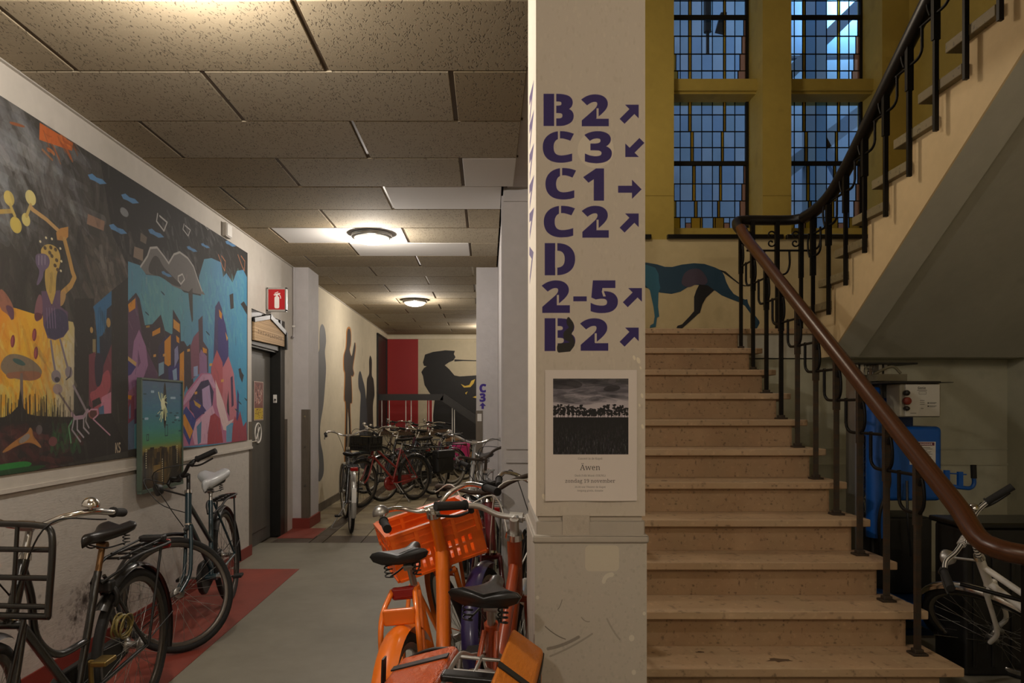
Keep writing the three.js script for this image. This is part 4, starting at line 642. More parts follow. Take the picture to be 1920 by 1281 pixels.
{
  const t = thing('painted_silhouette', 'tall slate-grey painted silhouette of a person, nearest on the cream wall', 'wall painting');
  wallPaint(t, 'figure', [[599, 640], [600, 616], [604, 608], [609, 618], [611, 640], [609, 660], [611, 690], [609, 725], [606, 760], [600, 800], [601, 830], [605, 850], [607, 880], [605, 893], [597, 902], [598, 870], [596, 820], [596, 740], [596, 665], [599, 655]], inkGrey, 'left', 0.001);
  const u = thing('painted_silhouette', 'brown painted silhouette of a guitar player outlined in orange on the cream wall', 'wall painting');
  const body = [[650, 640], [651, 622], [654, 616], [657, 624], [657, 644], [655, 656], [659, 668], [663, 650], [665, 642], [666, 650], [664, 668], [661, 690], [663, 700], [660, 706], [658, 704], [659, 730], [659, 755], [656, 757], [657, 800], [657, 862], [654, 864], [654, 800], [652, 765], [651, 800], [651, 864], [647, 866], [648, 800], [648, 754], [646, 750], [647, 700], [645, 692], [645, 668], [649, 652]];
  wallPaint(u, 'outline', body.map(([x, y]) => [x + (x < 653 ? -1.5 : 1.2), y + (y < 625 ? -3 : 1)]), inkOrange, 'left', 0.0005); wallPaint(u, 'figure', body, inkBrown, 'left', 0.0025);
  const v = thing('painted_silhouette', 'dark painted silhouettes of two figures with an upright bass on the cream wall', 'wall painting');
  wallPaint(v, 'figure', [[692, 700], [692, 676], [694, 667], [697, 676], [697, 704], [700, 712], [702, 740], [700, 752], [699, 765], [701, 850], [698, 868], [684, 872], [684, 780], [687, 740], [688, 712]], inkBlack, 'left', 0.001);
  wallPaint(v, 'figure', [[672, 705], [675, 696], [680, 712], [684, 730], [687, 760], [689, 800], [689, 868], [674, 870], [675, 770], [676, 740], [672, 725]], inkSlate, 'left', 0.002);
  const w = thing('wall_painting', 'plain red painted rectangle on the end wall above the stair landing', 'wall painting');
  wallPaint(w, 'panel', [[723, 633], [784, 633], [784, 812], [723, 812]], inkRed, 16.05, 0.001, false);
  wallPaint(w, 'panel', [[801, 750], [810, 750], [810, 812], [801, 812]], inkRed, 16.05, 0.001, false);
  const b = thing('painted_silhouette', 'big black painted figure with swept hair and yellow flecks on the end wall', 'wall painting');
  wallPaint(b, 'figure', [[793, 680], [797, 665], [812, 660], [835, 657], [853, 658], [851, 664], [854, 670], [850, 676], [841, 680], [834, 685], [842, 692], [852, 704], [862, 706], [893, 704], [900, 706], [900, 862], [815, 862], [812, 780], [815, 750], [804, 735], [796, 722], [793, 705], [790, 698], [795, 690], [800, 687], [795, 686]], inkBlack, 16.05, 0.001, false);
  wallPaint(b, 'strand', [[852, 674], [870, 675], [900, 676], [900, 677.5], [868, 677], [852, 678]], inkBlack, 16.05, 0.003, false);
  for (const p of [[[864, 720], [872, 724], [880, 722], [884, 714], [891, 711], [888, 719], [882, 726], [870, 727]], [[872, 737], [877, 734], [874, 740]], [[886, 745], [894, 742], [894, 747]]]) wallPaint(b, 'fleck', p, inkYellow, 16.05, 0.004, false);
  const dg = thing('painted_dog', 'blue painted greyhound walking along the landing wall under the windows', 'wall painting');
  const Z = (c) => c.map(([x, y]) => [1200 + x / 7.117, 460 + y / 7.117]);
  const navy = std(0x1c3e54, { roughness: 0.6 }), blue = std(0x2c647c, { roughness: 0.6 }), mauve = std(0x483f50, { roughness: 0.6 }), dark = std(0x16171c, { roughness: 0.6 });
  wallPaint(dg, 'body', Z([[-160, 260], [-60, 222], [90, 232], [230, 256], [330, 288], [430, 290], [560, 258], [720, 240], [860, 250], [1000, 296], [1090, 340], [1125, 410], [1150, 490], [1190, 570], [1250, 650], [1340, 700], [1400, 725], [1430, 720], [1440, 770], [1480, 850], [1530, 930], [1590, 1010], [1595, 1040], [1560, 1110], [1470, 1110], [1510, 1030], [1480, 920], [1400, 810], [1330, 765], [1200, 715], [1090, 670], [1000, 605], [900, 600], [780, 530], [700, 528], [620, 570], [540, 620], [420, 650], [270, 632], [120, 580], [-20, 540], [-160, 500]]), navy, WIN, 0.001, false);
  wallPaint(dg, 'shoulder', Z([[-120, 290], [90, 262], [200, 300], [245, 380], [252, 480], [270, 570], [245, 640], [240, 820], [255, 950], [225, 970], [210, 1090], [130, 1105], [135, 1070], [180, 1045], [195, 950], [180, 830], [130, 600], [60, 520], [-120, 480]]), blue, WIN, 0.003, false);
  wallPaint(dg, 'flank', Z([[600, 370], [680, 320], [790, 320], [860, 390], [900, 480], [860, 530], [760, 520], [640, 560], [560, 520], [565, 440]]), mauve, WIN, 0.003);
  wallPaint(dg, 'hind_leg', Z([[790, 525], [900, 535], [990, 600], [880, 700], [830, 790], [800, 900], [770, 920], [640, 1040], [560, 1110], [485, 1105], [500, 1075], [560, 1055], [660, 950], [720, 880], [720, 690], [750, 600]]), dark, WIN, 0.003, false);
  wallPaint(dg, 'tail', Z([[1040, 320], [1140, 350], [1230, 430], [1330, 510], [1400, 535], [1480, 525], [1560, 480], [1565, 492], [1480, 545], [1390, 548], [1310, 515], [1210, 440], [1110, 365]]), dark, WIN, 0.002, false);
}
// ---------- things on the pillars and the left wall ----------
const posterTex = canvasTex(768, 1088, (g, w, h) => {
  let s = 21; const q = () => (s = (s * 16807) % 2147483647) / 2147483647;
  g.fillStyle = '#d6cdc6'; g.fillRect(0, 0, w, h);
  const x0 = .087 * w, y0 = .066 * h, ww = .82 * w, hh = .58 * h;
  const k = g.createLinearGradient(0, y0, 0, y0 + hh * .52); k.addColorStop(0, '#3a3838'); k.addColorStop(.25, '#5d5a62'); k.addColorStop(.55, '#a9a2a8'); k.addColorStop(1, '#c4bac0'); g.fillStyle = k; g.fillRect(x0, y0, ww, hh * .52);
  g.save(); g.beginPath(); g.rect(x0, y0, ww, hh); g.clip();
  for (let i = 0; i < 160; i++) { const y = y0 + q() * hh * .32; g.fillStyle = ['rgba(20,18,22,.12)', 'rgba(200,195,205,.10)', 'rgba(40,38,44,.14)'][q() * 3 | 0]; g.beginPath(); g.ellipse(x0 + q() * ww, y, 30 + q() * 110, 6 + q() * 18, (q() - .5) * .4, 0, 7); g.fill(); }
  g.fillStyle = 'rgba(24,22,26,.55)'; g.beginPath(); g.ellipse(x0 + ww * .78, y0 + hh * .13, 70, 26, -.1, 0, 7); g.fill(); g.beginPath(); g.ellipse(x0 + ww * .15, y0 + hh * .08, 150, 40, 0, 0, 7); g.fill();
  g.fillStyle = '#151416'; g.fillRect(x0, y0 + hh * .51, ww, hh * .49);
  for (let i = 0; i < 34; i++) { const x = x0 + (i + q() * .7) / 34 * ww, t = y0 + hh * (.34 + q() * .08), b = y0 + hh * .52; g.fillRect(x - 2, t + 10, 4, b - t); for (let j = 0; j < 16; j++) { g.beginPath(); g.ellipse(x + (q() - .5) * 20, t + q() * (b - t) * .75, 4 + q() * 9, 3 + q() * 7, 0, 0, 7); g.fill(); } }
  for (let i = 0; i < 1000; i++) { const y = y0 + hh * (.56 + q() * .44), a = (y - y0) / hh; g.strokeStyle = `rgba(${150 + q() * 60 | 0},${148 + q() * 55 | 0},${165 + q() * 60 | 0},${(a - .5) * .55 * q()})`; g.lineWidth = 2 + q() * 4; g.beginPath(); const x = x0 + q() * ww; g.moveTo(x, y); g.lineTo(x + (q() - .5) * 6, y + 12 + q() * 30); g.stroke(); }
  g.restore();
  g.fillStyle = '#3a3330'; g.textAlign = 'center';
  const T = (t, y, sz, a = 1) => { g.globalAlpha = a; g.font = sz + 'px serif'; g.fillText(t, w * .49, y * h); g.globalAlpha = 1; };
  T('Concert in de Kapel', .685, 22, .8); T('Äwen', .765, 62); T('Dark Folk Music (UK/NL)', .815, 22, .75); T('zondag 19 november', .862, 42); T('20.30 uur Theater de Kapel', .9, 20, .8); T('toegang gratis, donatie', .928, 20, .8);
});
{
  const x0 = px(1022, PD), x1 = px(1194, PD), y0 = py(939, PD), y1 = py(694, PD);
  const t = thing('poster', 'white concert poster with a black forest photograph taped to the front pillar', 'poster', [(x0 + x1) / 2, (y0 + y1) / 2, -PD + 0.001]);
  const g = new THREE.PlaneGeometry(x1 - x0, y1 - y0, 10, 12), p = g.attributes.position; for (let i = 0; i < p.count; i++) { const v = (p.getY(i)) / (y1 - y0), u = p.getX(i) / (x1 - x0); p.setZ(i, 0.001 + Math.max(0, -v - 0.35) * 0.03 * (1 + 0.6 * Math.sin(u * 9)) + Math.max(0, Math.abs(u) - .42) * .01); } g.computeVertexNormals();
  add(t, 'sheet', g, std(0xffffff, { map: posterTex, roughness: 0.75, side: THREE.DoubleSide }));
}
const c3 = canvasTex(256, 512, (g, w, h) => { g.clearRect(0, 0, w, h); g.fillStyle = '#3a2484'; g.textAlign = 'center'; g.font = 'bold 200px sans-serif'; g.strokeStyle = '#3a2484'; g.lineWidth = 16; g.fillText('C', w / 2, 190); g.strokeText('C', w / 2, 190); g.fillText('3', w / 2, 362); g.strokeText('3', w / 2, 362); g.beginPath(); [[128, 384], [190, 446], [150, 446], [150, 502], [106, 502], [106, 446], [66, 446]].forEach(([a, b], i) => i ? g.lineTo(a, b) : g.moveTo(a, b)); g.fill(); });
{
  const D = 8.24, x0 = px(892, D), x1 = px(918, D), y0 = py(768, D), y1 = py(716, D);
  const t = thing('stencil_sign', 'purple stencilled C3 with an upward arrow on the far pier', 'sign', [(x0 + x1) / 2, (y0 + y1) / 2, -D + 0.002]);
  add(t, 'lettering', new THREE.PlaneGeometry(x1 - x0, y1 - y0), std(0xffffff, { map: c3, transparent: true, alphaTest: 0.5, roughness: 0.7 }));
}
{
  const ext = canvasTex(256, 300, (g, w, h) => { g.fillStyle = '#c9c6c0'; g.fillRect(0, 0, w, h); g.fillStyle = '#b5121b'; g.fillRect(14, 14, w - 28, h - 28); g.fillStyle = '#f1ece6'; g.beginPath(); g.roundRect(98, 110, 66, 160, 20); g.fill(); g.fillRect(116, 84, 30, 34); g.beginPath(); g.moveTo(84, 84); g.lineTo(150, 66); g.lineTo(176, 62); g.lineTo(176, 78); g.lineTo(150, 84); g.lineTo(96, 100); g.fill(); g.strokeStyle = '#f1ece6'; g.lineWidth = 11; g.beginPath(); g.moveTo(150, 84); g.quadraticCurveTo(186, 92, 182, 140); g.stroke(); g.beginPath(); g.moveTo(100, 70); g.lineTo(150, 48); g.stroke(); });
  const D = 7.25, x0 = px(501, D), x1 = px(538, D), y0 = py(584, D), y1 = py(540, D);
  const t = thing('extinguisher_sign', 'red and white projecting fire extinguisher sign high beside the door', 'sign', [(x0 + x1) / 2, (y0 + y1) / 2, -D]);
  const m = new THREE.Mesh(new THREE.BoxGeometry(x1 - x0 - 0.012, y1 - y0 - 0.012, 0.03), [MAT.white, MAT.white, MAT.white, MAT.white, std(0xffffff, { map: ext, roughness: 0.35 }), MAT.white]); m.name = 'panel'; m.castShadow = true; t.add(m);
  const w = (x1 - x0) / 2, h = (y1 - y0) / 2;
  add(t, 'frame', [bx(2 * w, 0.012, 0.04, 0, h - 0.006, 0), bx(2 * w, 0.02, 0.04, 0, -h + 0.006, 0), bx(0.014, 2 * h, 0.04, -w + 0.007, 0, 0), bx(0.012, 2 * h, 0.04, w - 0.006, 0, 0)], MAT.alu);
  add(t, 'bracket', bx(0.09, 0.03, 0.03, -w - 0.012, -h * 0.2, -0.02), MAT.alu);
  const bxj = thing('junction_box', 'small white junction box on the left wall above the mural', 'junction box', [XL + 0.02, py(430, 6.05), -6.1]);
  add(bxj, 'case', rb(0.04, 0.12, 0.13, 0.008), MAT.wall); add(bxj, 'lid', rb(0.012, 0.10, 0.11, 0.005, 0.022, 0, 0), MAT.white);
  const cp = thing('conduit_pipe', 'thin white conduit running down the corner beside the pilaster', 'pipe', [0, 0, 0]);
  add(cp, 'pipe', [rod(V(XL + 0.02, CEIL, -8.21), V(XL + 0.02, py(628, 8.2), -8.21), 0.009), pipe([V(XL + 0.02, py(628, 8.2), -8.21), V(XL + 0.02, py(632, 8.2), -8.2), V(XL + 0.02, py(633, 8.2), -8.12)], 0.009, 8, 6)], MAT.wallGrey); add(cp, 'clip', bx(0.03, 0.02, 0.03, XL + 0.02, py(612, 8.2), -8.21), MAT.white);
}
// corner guards
{
  const guard = (label, geos) => { const t = thing('corner_guard', label, 'corner guard'); const m = add(t, 'plate', geos, MAT.guard); return [t, m]; };
  const g1 = guard('tall grey metal corner guard on the pilaster right of the door', [span(px(565, 8.235), -2.076, 0.12, py(768, 8.235), -8.233, -8.24), span(-2.08, -2.075, 0.12, py(768, 8.235), -8.235, -8.32)]);
  for (const y of [0.5, 0.95, 1.3]) add(g1[0], 'screw', rod(V(px(572, 8.23), y, -8.23), V(px(572, 8.23), y, -8.222), 0.012), MAT.chrome);
  const g2 = guard('grey metal corner guard on the far pier below the C3 stencil', [span(-0.134, px(905, 8.235), 0.12, py(770, 8.235), -8.233, -8.24), span(-0.135, -0.13, 0.12, py(770, 8.235), -8.235, -8.33)]);
  add(g2[0], 'sticker', span(px(895, 8.23), px(903, 8.23), py(790, 8.23), py(776, 8.23), -8.231, -8.234), MAT.paper);
  guard('narrow metal guard on the near edge of the dark door opening', [span(XL - 0.002, XL + 0.006, 0, py(791, 6.75), -6.72, -6.8)]);
  guard('narrow metal guard on the far edge of the dark door opening', [span(XL - 0.002, XL + 0.006, 0, py(786, 7.95), -7.9, -8.0)]);
}
// the dark door with its wooden gable sign
{
  const t = structGroup('door_1');
  const DX = XL - 0.12;
  const leaf = add(t, 'door_leaf', [rb(0.04, 2.0, 0.86, 0.005, DX, 1.0, -7.28)], MAT.doorGrey);
  add(t, 'door_panel', rb(0.012, 1.78, 0.56, 0.004, DX + 0.024, 1.03, -7.27), MAT.doorGrey);
  add(t, 'door_frame', [span(DX - 0.06, DX + 0.06, 0, 2.36, -6.8, -6.845), span(DX - 0.06, XL + 0.004, 0, 2.36, -7.74, -7.9), span(DX - 0.06, XL - 0.03, 2.0, 2.1, -6.8, -7.9)], MAT.doorBlack);
  add(t, 'lintel', span(DX - 0.05, XL - 0.01, 2.02, 2.36, -6.82, -7.9), MAT.doorBlack);
  add(t, 'door_handle', [pipe([V(DX + 0.03, 1.07, -6.92), V(DX + 0.075, 1.07, -6.92), V(DX + 0.08, 1.07, -6.98), V(DX + 0.08, 1.07, -7.06)], 0.01, 14, 6), rb(0.012, 0.18, 0.045, 0.004, DX + 0.026, 1.04, -6.92)], MAT.chrome);
  const bill = canvasTex(256, 512, (g, w, h) => { let s = 2; const q = () => (s = (s * 16807) % 2147483647) / 2147483647; g.fillStyle = '#7a4a46'; g.fillRect(0, 0, w, h); g.strokeStyle = '#cdbcae'; g.lineWidth = 8; g.strokeRect(6, 6, w - 12, h - 12); for (let i = 0; i < 50; i++) { g.strokeStyle = ['#d8c6b8', '#4a2c34', '#b87a6a'][q() * 3 | 0]; g.lineWidth = 3 + q() * 6; g.beginPath(); g.moveTo(30 + q() * 190, 30 + q() * 280); g.lineTo(30 + q() * 190, 30 + q() * 280); g.stroke(); } g.fillStyle = '#c4a82c'; g.fillRect(14, 350, w - 28, 148); g.fillStyle = '#6a3a1c'; for (let i = 0; i < 30; i++) g.fillRect(20 + q() * 200, 360 + q() * 120, 10 + q() * 30, 6); });
  const po = thing('door_poster', 'faded red and yellow poster stuck on the dark door', 'poster', [DX + 0.034, py(752, 7.3), -7.28]);
  const pm = new THREE.Mesh(new THREE.BoxGeometry(0.002, 0.4, 0.3), [std(0xffffff, { map: bill, roughness: 0.5 }), MAT.paper, MAT.paper, MAT.paper, MAT.paper, MAT.paper]); pm.name = 'sheet'; po.add(pm);
  const em = thing('door_emblem', 'round white outline emblem on the lower half of the dark door', 'sticker', [DX + 0.034, py(812, 7.3), -7.26]);
  add(em, 'ring', new THREE.TorusGeometry(0.1, 0.008, 6, 32).rotateY(Math.PI / 2), MAT.paper); add(em, 'bars', [bx(0.004, 0.2, 0.012), bar(V(0, -0.06, 0.06), V(0, 0.06, -0.05), 0.012, 0.004)], MAT.paper);
  const lock = thing('door_lock', 'small white lock plate on the black jamb of the door', 'lock', [XL - 0.055, py(748, 7.74), -7.735]);
  add(lock, 'plate', rb(0.04, 0.09, 0.012, 0.004), MAT.white); add(lock, 'cylinder', rod(V(0.006, -0.01, 0), V(0.006, -0.01, 0.02), 0.012), MAT.chrome);
  // gabled wooden sign over the door
  const s = thing('wooden_sign', 'gabled wooden sign with worn carved letters over the dark door', 'sign', [XL + 0.004, 0, 0]);
  const pts = [[6.81, EYE + 0.632], [6.81, EYE + 0.812], [7.30, EYE + 0.905], [7.82, EYE + 0.79], [7.82, EYE + 0.652]];
  const sl = slab(shapeOf(pts), 0.02).rotateY(Math.PI / 2);
  const carve = canvasTex(512, 256, (g, w, h) => { g.fillStyle = '#c0a078'; g.fillRect(0, 0, w, h); let r = 4; const q = () => (r = (r * 16807) % 2147483647) / 2147483647; for (let i = 0; i < 200; i++) { g.strokeStyle = q() < .5 ? 'rgba(96,70,44,.2)' : 'rgba(220,196,160,.2)'; g.lineWidth = 1 + q() * 3; g.beginPath(); const y = q() * h; g.moveTo(0, y); g.bezierCurveTo(w * .3, y + 8, w * .6, y - 8, w, y + (q() - .5) * 12); g.stroke(); } g.strokeStyle = 'rgba(60,42,26,.75)'; g.lineWidth = 5; for (let i = 0; i < 11; i++) { const x = 60 + i * 38; g.beginPath(); g.moveTo(x, 150); g.lineTo(x + 4, 190); g.moveTo(x + (q() - .5) * 14, 150 + q() * 40); g.lineTo(x + 24, 150 + q() * 40); g.stroke(); } });
  const uvm = metricUV(sl); const a = uvm.attributes.uv; for (let i = 0; i < a.count; i++) a.setXY(i, (-a.getX(i) - 6.81) / 1.01, (a.getY(i) - EYE - 0.632) / 0.275);
  add(s, 'board', uvm, std(0xffffff, { map: carve, bumpMap: carve, bumpScale: 0.004, roughness: 0.7 }));
  add(s, 'cap', [bar(V(0.02, EYE + 0.918, -7.29), V(0.02, EYE + 0.80, -7.86), 0.03, 0.05), bar(V(0.02, EYE + 0.915, -7.31), V(0.02, EYE + 0.825, -6.8), 0.02, 0.04), bar(V(0.012, EYE + 0.81, -7.86), V(0.012, EYE + 0.62, -7.86), 0.06, 0.04)], MAT.doorBlack);
}
// ---------- far end: raised landing with its rail, dark doorway ----------
{
  const st = structGroup('stair_far');
  const top = EYE - 0.53;
  add(st, 'platform', metricUV(span(XL, px(838, 14.7), top - 0.06, top, -14.6, -16.05)), MAT.plankBrown);
  add(st, 'platform_front', metricUV(span(XL, px(836, 14.7), 0, top - 0.06, -14.7, -16.05)), MAT.back);
  for (let i = 0; i < 5; i++) { const x0 = px(838, 14.7) + i * 0.2; add(st, 'step', metricUV(rb(0.26, 0.05, 1.35, 0.01, x0 + 0.1, top - 0.17 * (i + 1) - 0.02, -15.35)), MAT.wood); add(st, 'step_riser', metricUV(span(x0, x0 + 0.05, top - 0.17 * (i + 1) - 0.03, top - 0.17 * i - 0.02, -14.75, -16.0)), MAT.wood); }
  const r = thing('stair_railing', 'broad black handrail with thin white bars around the far raised landing', 'railing');
  const D = 14.66, y = py(745, D);
  add(r, 'handrail', [bar(V(XL + 0.01, y, -D), V(px(831, D), y, -D), 0.13, 0.07), bar(V(px(829, D), y + 0.01, -D), V(px(905, D), py(796, D), -D), 0.15, 0.07)], std(0x2e2b29, { roughness: 0.5 }));
  for (const x of [716, 730, 761, 771, 804, 811]) add(r, 'bar', bar(V(px(x, D), top, -D), V(px(x, D), y, -D), 0.016), MAT.white);
  for (const x of [848, 852]) add(r, 'bar', bar(V(px(x, D), 0.34, -D), V(px(x, D), py(765, D), -D), 0.016), MAT.white);
  const dr = structGroup('door_2'); add(dr, 'door_leaf', span(XL - 0.01, XL + 0.02, 0, py(633, 15.1), -14.5, -15.75), MAT.doorBlack); add(dr, 'door_frame', [span(XL, XL + 0.035, 0, py(632, 15.1), -14.46, -14.52), span(XL, XL + 0.035, 0, py(632, 15.1), -15.73, -15.8), span(XL, XL + 0.035, py(633, 15.1), py(630, 15.1), -14.46, -15.8)], MAT.black);
}
// ---------- bicycles ----------
const wheelCache = {};
function wheelGeos(r) {
  return wheelCache[r] ??= (() => {
    const t = 0.02, ri = r - 2 * t + 0.004;
    const tire = new THREE.TorusGeometry(r - t, t, 8, 48);
    const wall = new THREE.TorusGeometry(r - t, t * 0.93, 6, 48).scale(1, 1, 1.1);
    const rim = new THREE.LatheGeometry([[ri, -0.012], [ri - 0.018, -0.011], [ri - 0.024, 0], [ri - 0.018, 0.011], [ri, 0.012]].map(([a, b]) => new THREE.Vector2(a, b)), 48).rotateX(Math.PI / 2);
    const sp = []; const N = 28;
    for (let i = 0; i < N; i++) { const a = i / N * 6.2832, b = a + (i % 4 < 2 ? 1 : -1) * 0.9, z = i % 2 ? 0.028 : -0.028; sp.push(rod(V(0.028 * Math.cos(b), 0.028 * Math.sin(b), z), V((ri - 0.02) * Math.cos(a), (ri - 0.02) * Math.sin(a), z * 0.1), 0.0013, 0.0013, 3)); }
    const hub = lathe([[0, -0.055], [0.012, -0.055], [0.012, -0.036], [0.032, -0.034], [0.032, -0.026], [0.018, -0.02], [0.018, 0.02], [0.032, 0.026], [0.032, 0.034], [0.012, 0.036], [0.012, 0.055], [0, 0.055]], 14).rotateX(Math.PI / 2);
    return { tire, rim, spokes: M(sp), hub };
  })();
}
function fenderGeo(r, a0, a1, w, n = 26) {                              // curved strip over a wheel, angles from +x, counted upward
  const pos = [], idx = [], k = 6;
  for (let i = 0; i <= n; i++) { const a = a0 + (a1 - a0) * i / n; for (let j = 0; j <= k; j++) { const s = j / k * 2 - 1, rad = r + 0.012 - 0.016 * s * s; pos.push(rad * Math.cos(a), rad * Math.sin(a), s * w / 2); } }
  for (let i = 0; i < n; i++) for (let j = 0; j < k; j++) { const p = i * (k + 1) + j; idx.push(p, p + 1, p + k + 1, p + 1, p + k + 2, p + k + 1); }
  const g = new THREE.BufferGeometry(); g.setAttribute('position', new THREE.Float32BufferAttribute(pos, 3)); g.setIndex(idx); g.computeVertexNormals(); return g;
}
function saddleGeo(wide = 1, k = 1) {                                   // lofted saddle, nose at +x
  const pos = [], idx = [], n = 16, m = 12;
  for (let i = 0; i <= n; i++) {
    const t = i / n, x = 0.15 - 0.29 * t;
    const hw = (0.022 + 0.075 * wide * Math.pow(Math.max(0, (t - 0.28) / 0.72), 1.3) * (t > 0.9 ? 1 - (t - 0.9) * 2.5 : 1)) * Math.min(1, Math.sqrt(t * 9 + 0.05)), top = 0.008 + 0.034 * Math.pow(Math.max(0, t - 0.35), 1.4) * 1.6 * k + (t < 0.1 ? -0.012 * (0.1 - t) * 10 : 0);
    for (let j = 0; j <= m; j++) { const a = j / m * Math.PI * 2, c = Math.cos(a), s = Math.sin(a); pos.push(x, s > 0 ? top * 1 + 0.022 * s - 0.02 * Math.max(0, t - 0.45) * 2 * Math.exp(-c * c * 9) : top + 0.034 * s * (0.6 + 0.5 * t), hw * Math.sign(c) * Math.pow(Math.abs(c), 0.75)); }
  }
  for (let i = 0; i < n; i++) for (let j = 0; j < m; j++) { const p = i * (m + 1) + j; idx.push(p, p + m + 1, p + 1, p + 1, p + m + 1, p + m + 2); }
  const c0 = pos.length / 3; pos.push(0.15, 0, 0, -0.14, 0.03, 0);
  for (let j = 0; j < m; j++) { idx.push(c0, j, j + 1); const b = n * (m + 1); idx.push(c0 + 1, b + j + 1, b + j); }
  const g = new THREE.BufferGeometry(); g.setAttribute('position', new THREE.Float32BufferAttribute(pos, 3)); g.setIndex(idx); g.computeVertexNormals(); return g;
}
const SAD = [saddleGeo(1), saddleGeo(1.35, 1.3)];
const coilGeo = (x, y, z, r, h) => pipe(Array.from({ length: 26 }, (_, i) => { const a = i * 0.9; return V(x + r * Math.cos(a), y + h * i / 25, z + r * Math.sin(a)); }), 0.0025, 60, 4);
function bicycle(o) {
  const t = thing('bicycle', o.label, 'bicycle');
  const r = o.r ?? 0.34, wb = o.wb ?? 1.08, fm = o.frame, sin = Math.sin(R(69)), cos = Math.cos(R(69));
  const bar0 = o.barM ?? MAT.chrome, fen = o.fenderM ?? fm, rimM = o.rimM ?? MAT.alu, tireM = o.tireM ?? MAT.rubber;
  const BB = V(0.46, r - 0.055, 0), hubR = V(0, r, 0), foot = V(wb - 0.065, r, 0), ax = V(-cos, sin, 0);
  const A = (k) => foot.clone().addScaledVector(ax, k);
  const crown = A(r + 0.035), headB = A(r + 0.06), headT = A(r + 0.06 + (o.head ?? 0.19));
  const sh = o.seatH ?? 0.88, barH = o.barH ?? 1.04, seatDir = V(-cos, sin, 0), S = (h) => BB.clone().addScaledVector(seatDir, (h - BB.y) / sin);
  const cl = S(o.cluster ?? r * 2 + 0.1), steerM = new THREE.Matrix4();
  const st = o.steer ?? 0;
  steerM.makeTranslation(foot.x, foot.y, 0).multiply(new THREE.Matrix4().makeRotationAxis(ax, st)).multiply(new THREE.Matrix4().makeTranslation(-foot.x, -foot.y, 0));
  const steer = (g) => { M(g); const k = M(g); k.applyMatrix4(steerM); return k; };
  const addS = (name, geos, m, parent = t) => { const k = add(parent, name, M([].concat(geos)).clone().applyMatrix4(steerM), m); return k; };
  const G = wheelGeos(r), bw = o.barW ?? 1;
  // wheels
  const mk = (hx, s) => {
    const w = new THREE.Group(); w.name = sub(t, 'wheel'); t.add(w);
    for (const [n, g, m] of [['tire', G.tire, tireM], ['rim', G.rim, rimM], ['spokes', G.spokes, MAT.spoke], ['hub', G.hub, MAT.steel]]) { const k = new THREE.Mesh(g, m); k.name = n; k.castShadow = k.receiveShadow = true; if (n === 'spokes') stuff(k); w.add(k); }
    const mat = new THREE.Matrix4().makeTranslation(hx, r, 0); if (s) mat.premultiply(steerM); w.applyMatrix4(mat); return w;
  };
  mk(0, false); mk(wb, true);
  // frame
  const th = o.tube ?? 0.016, fr = [];
  fr.push(rod(headB, headT, th * 1.25), rod(BB.clone().addScaledVector(seatDir, -0.01), cl, th));
  if (o.type === 'diamond') fr.push(rod(A(r + 0.09), BB, th * 1.1), rod(headT.clone().addScaledVector(ax, -0.03), cl.clone().addScaledVector(seatDir, -0.03), th));
  else if (o.type === 'swan') fr.push(pipe([A(r + 0.14), A(r + 0.1).add(V(-0.08, -0.1, 0)), V(0.6, 0.43, 0), V(0.48, r + 0.0, 0), BB], th * 1.5, 24, 10));
  else if (o.type === 'dutch') fr.push(rod(A(r + 0.07), BB, th * 1.05), pipe([headT.clone().addScaledVector(ax, -0.02), headT.clone().add(V(-0.035, -0.13, 0)), V(0.70, 0.60, 0), V(0.58, 0.50, 0), S(0.485)], th * 0.9, 28, 8));
  else fr.push(rod(A(r + 0.075), S(r + 0.0), th * 1.05), rod(A(r + 0.19), S(r + 0.17), th * 0.95));
  for (const s of [-1, 1]) { fr.push(rod(BB.clone().add(V(-0.02, 0, s * 0.03)), hubR.clone().add(V(0, 0, s * 0.06)), 0.009)); fr.push(rod(cl.clone().add(V(-0.01, -0.02, s * 0.018)), hubR.clone().add(V(0, 0, s * 0.06)), 0.008)); }
  fr.push(rod(BB.clone().add(V(0, 0, -0.036)), BB.clone().add(V(0, 0, 0.036)), 0.022, 0.022, 12));
  add(t, 'frame', fr, fm);
  if (o.bands) add(t, 'frame_band', rod(S(0.56), S(0.64), th * 1.06), o.bands);
  // fork, head set, stem, handlebar
  const fk = [];
  for (const s of [-1, 1]) fk.push(pipe([crown.clone().add(V(0, 0, s * 0.042)), A(r * 0.6).add(V(0.0, 0, s * 0.05)), A(r * 0.22).add(V(0.012, 0, s * 0.053)), V(wb, r, s * 0.055)], 0.0115, 14, 8));
  fk.push(rod(crown.clone().add(V(0, 0, -0.045)), crown.clone().add(V(0, 0, 0.045)), 0.015), rod(crown, headB, 0.017));
  addS('fork', fk, o.forkM ?? fm);
  addS('headset', rod(headT, headT.clone().addScaledVector(ax, 0.022), th * 1.6, th * 1.4), MAT.chrome); addS('headset', rod(headB.clone().addScaledVector(ax, -0.012), headB, th * 1.5), MAT.chrome);
  const kb = (barH - r) / sin, top = A(kb), ext = o.stem ?? 0.05;
  const clamp = top.clone().add(V(ext, 0, 0));
  addS('stem', [rod(headT, top, o.stemR ?? 0.0125), rod(top.clone().addScaledVector(ax, -0.005), clamp, 0.014), rod(clamp.clone().add(V(0, 0, -0.025)), clamp.clone().add(V(0, 0, 0.025)), 0.019)], o.stemM ?? bar0);
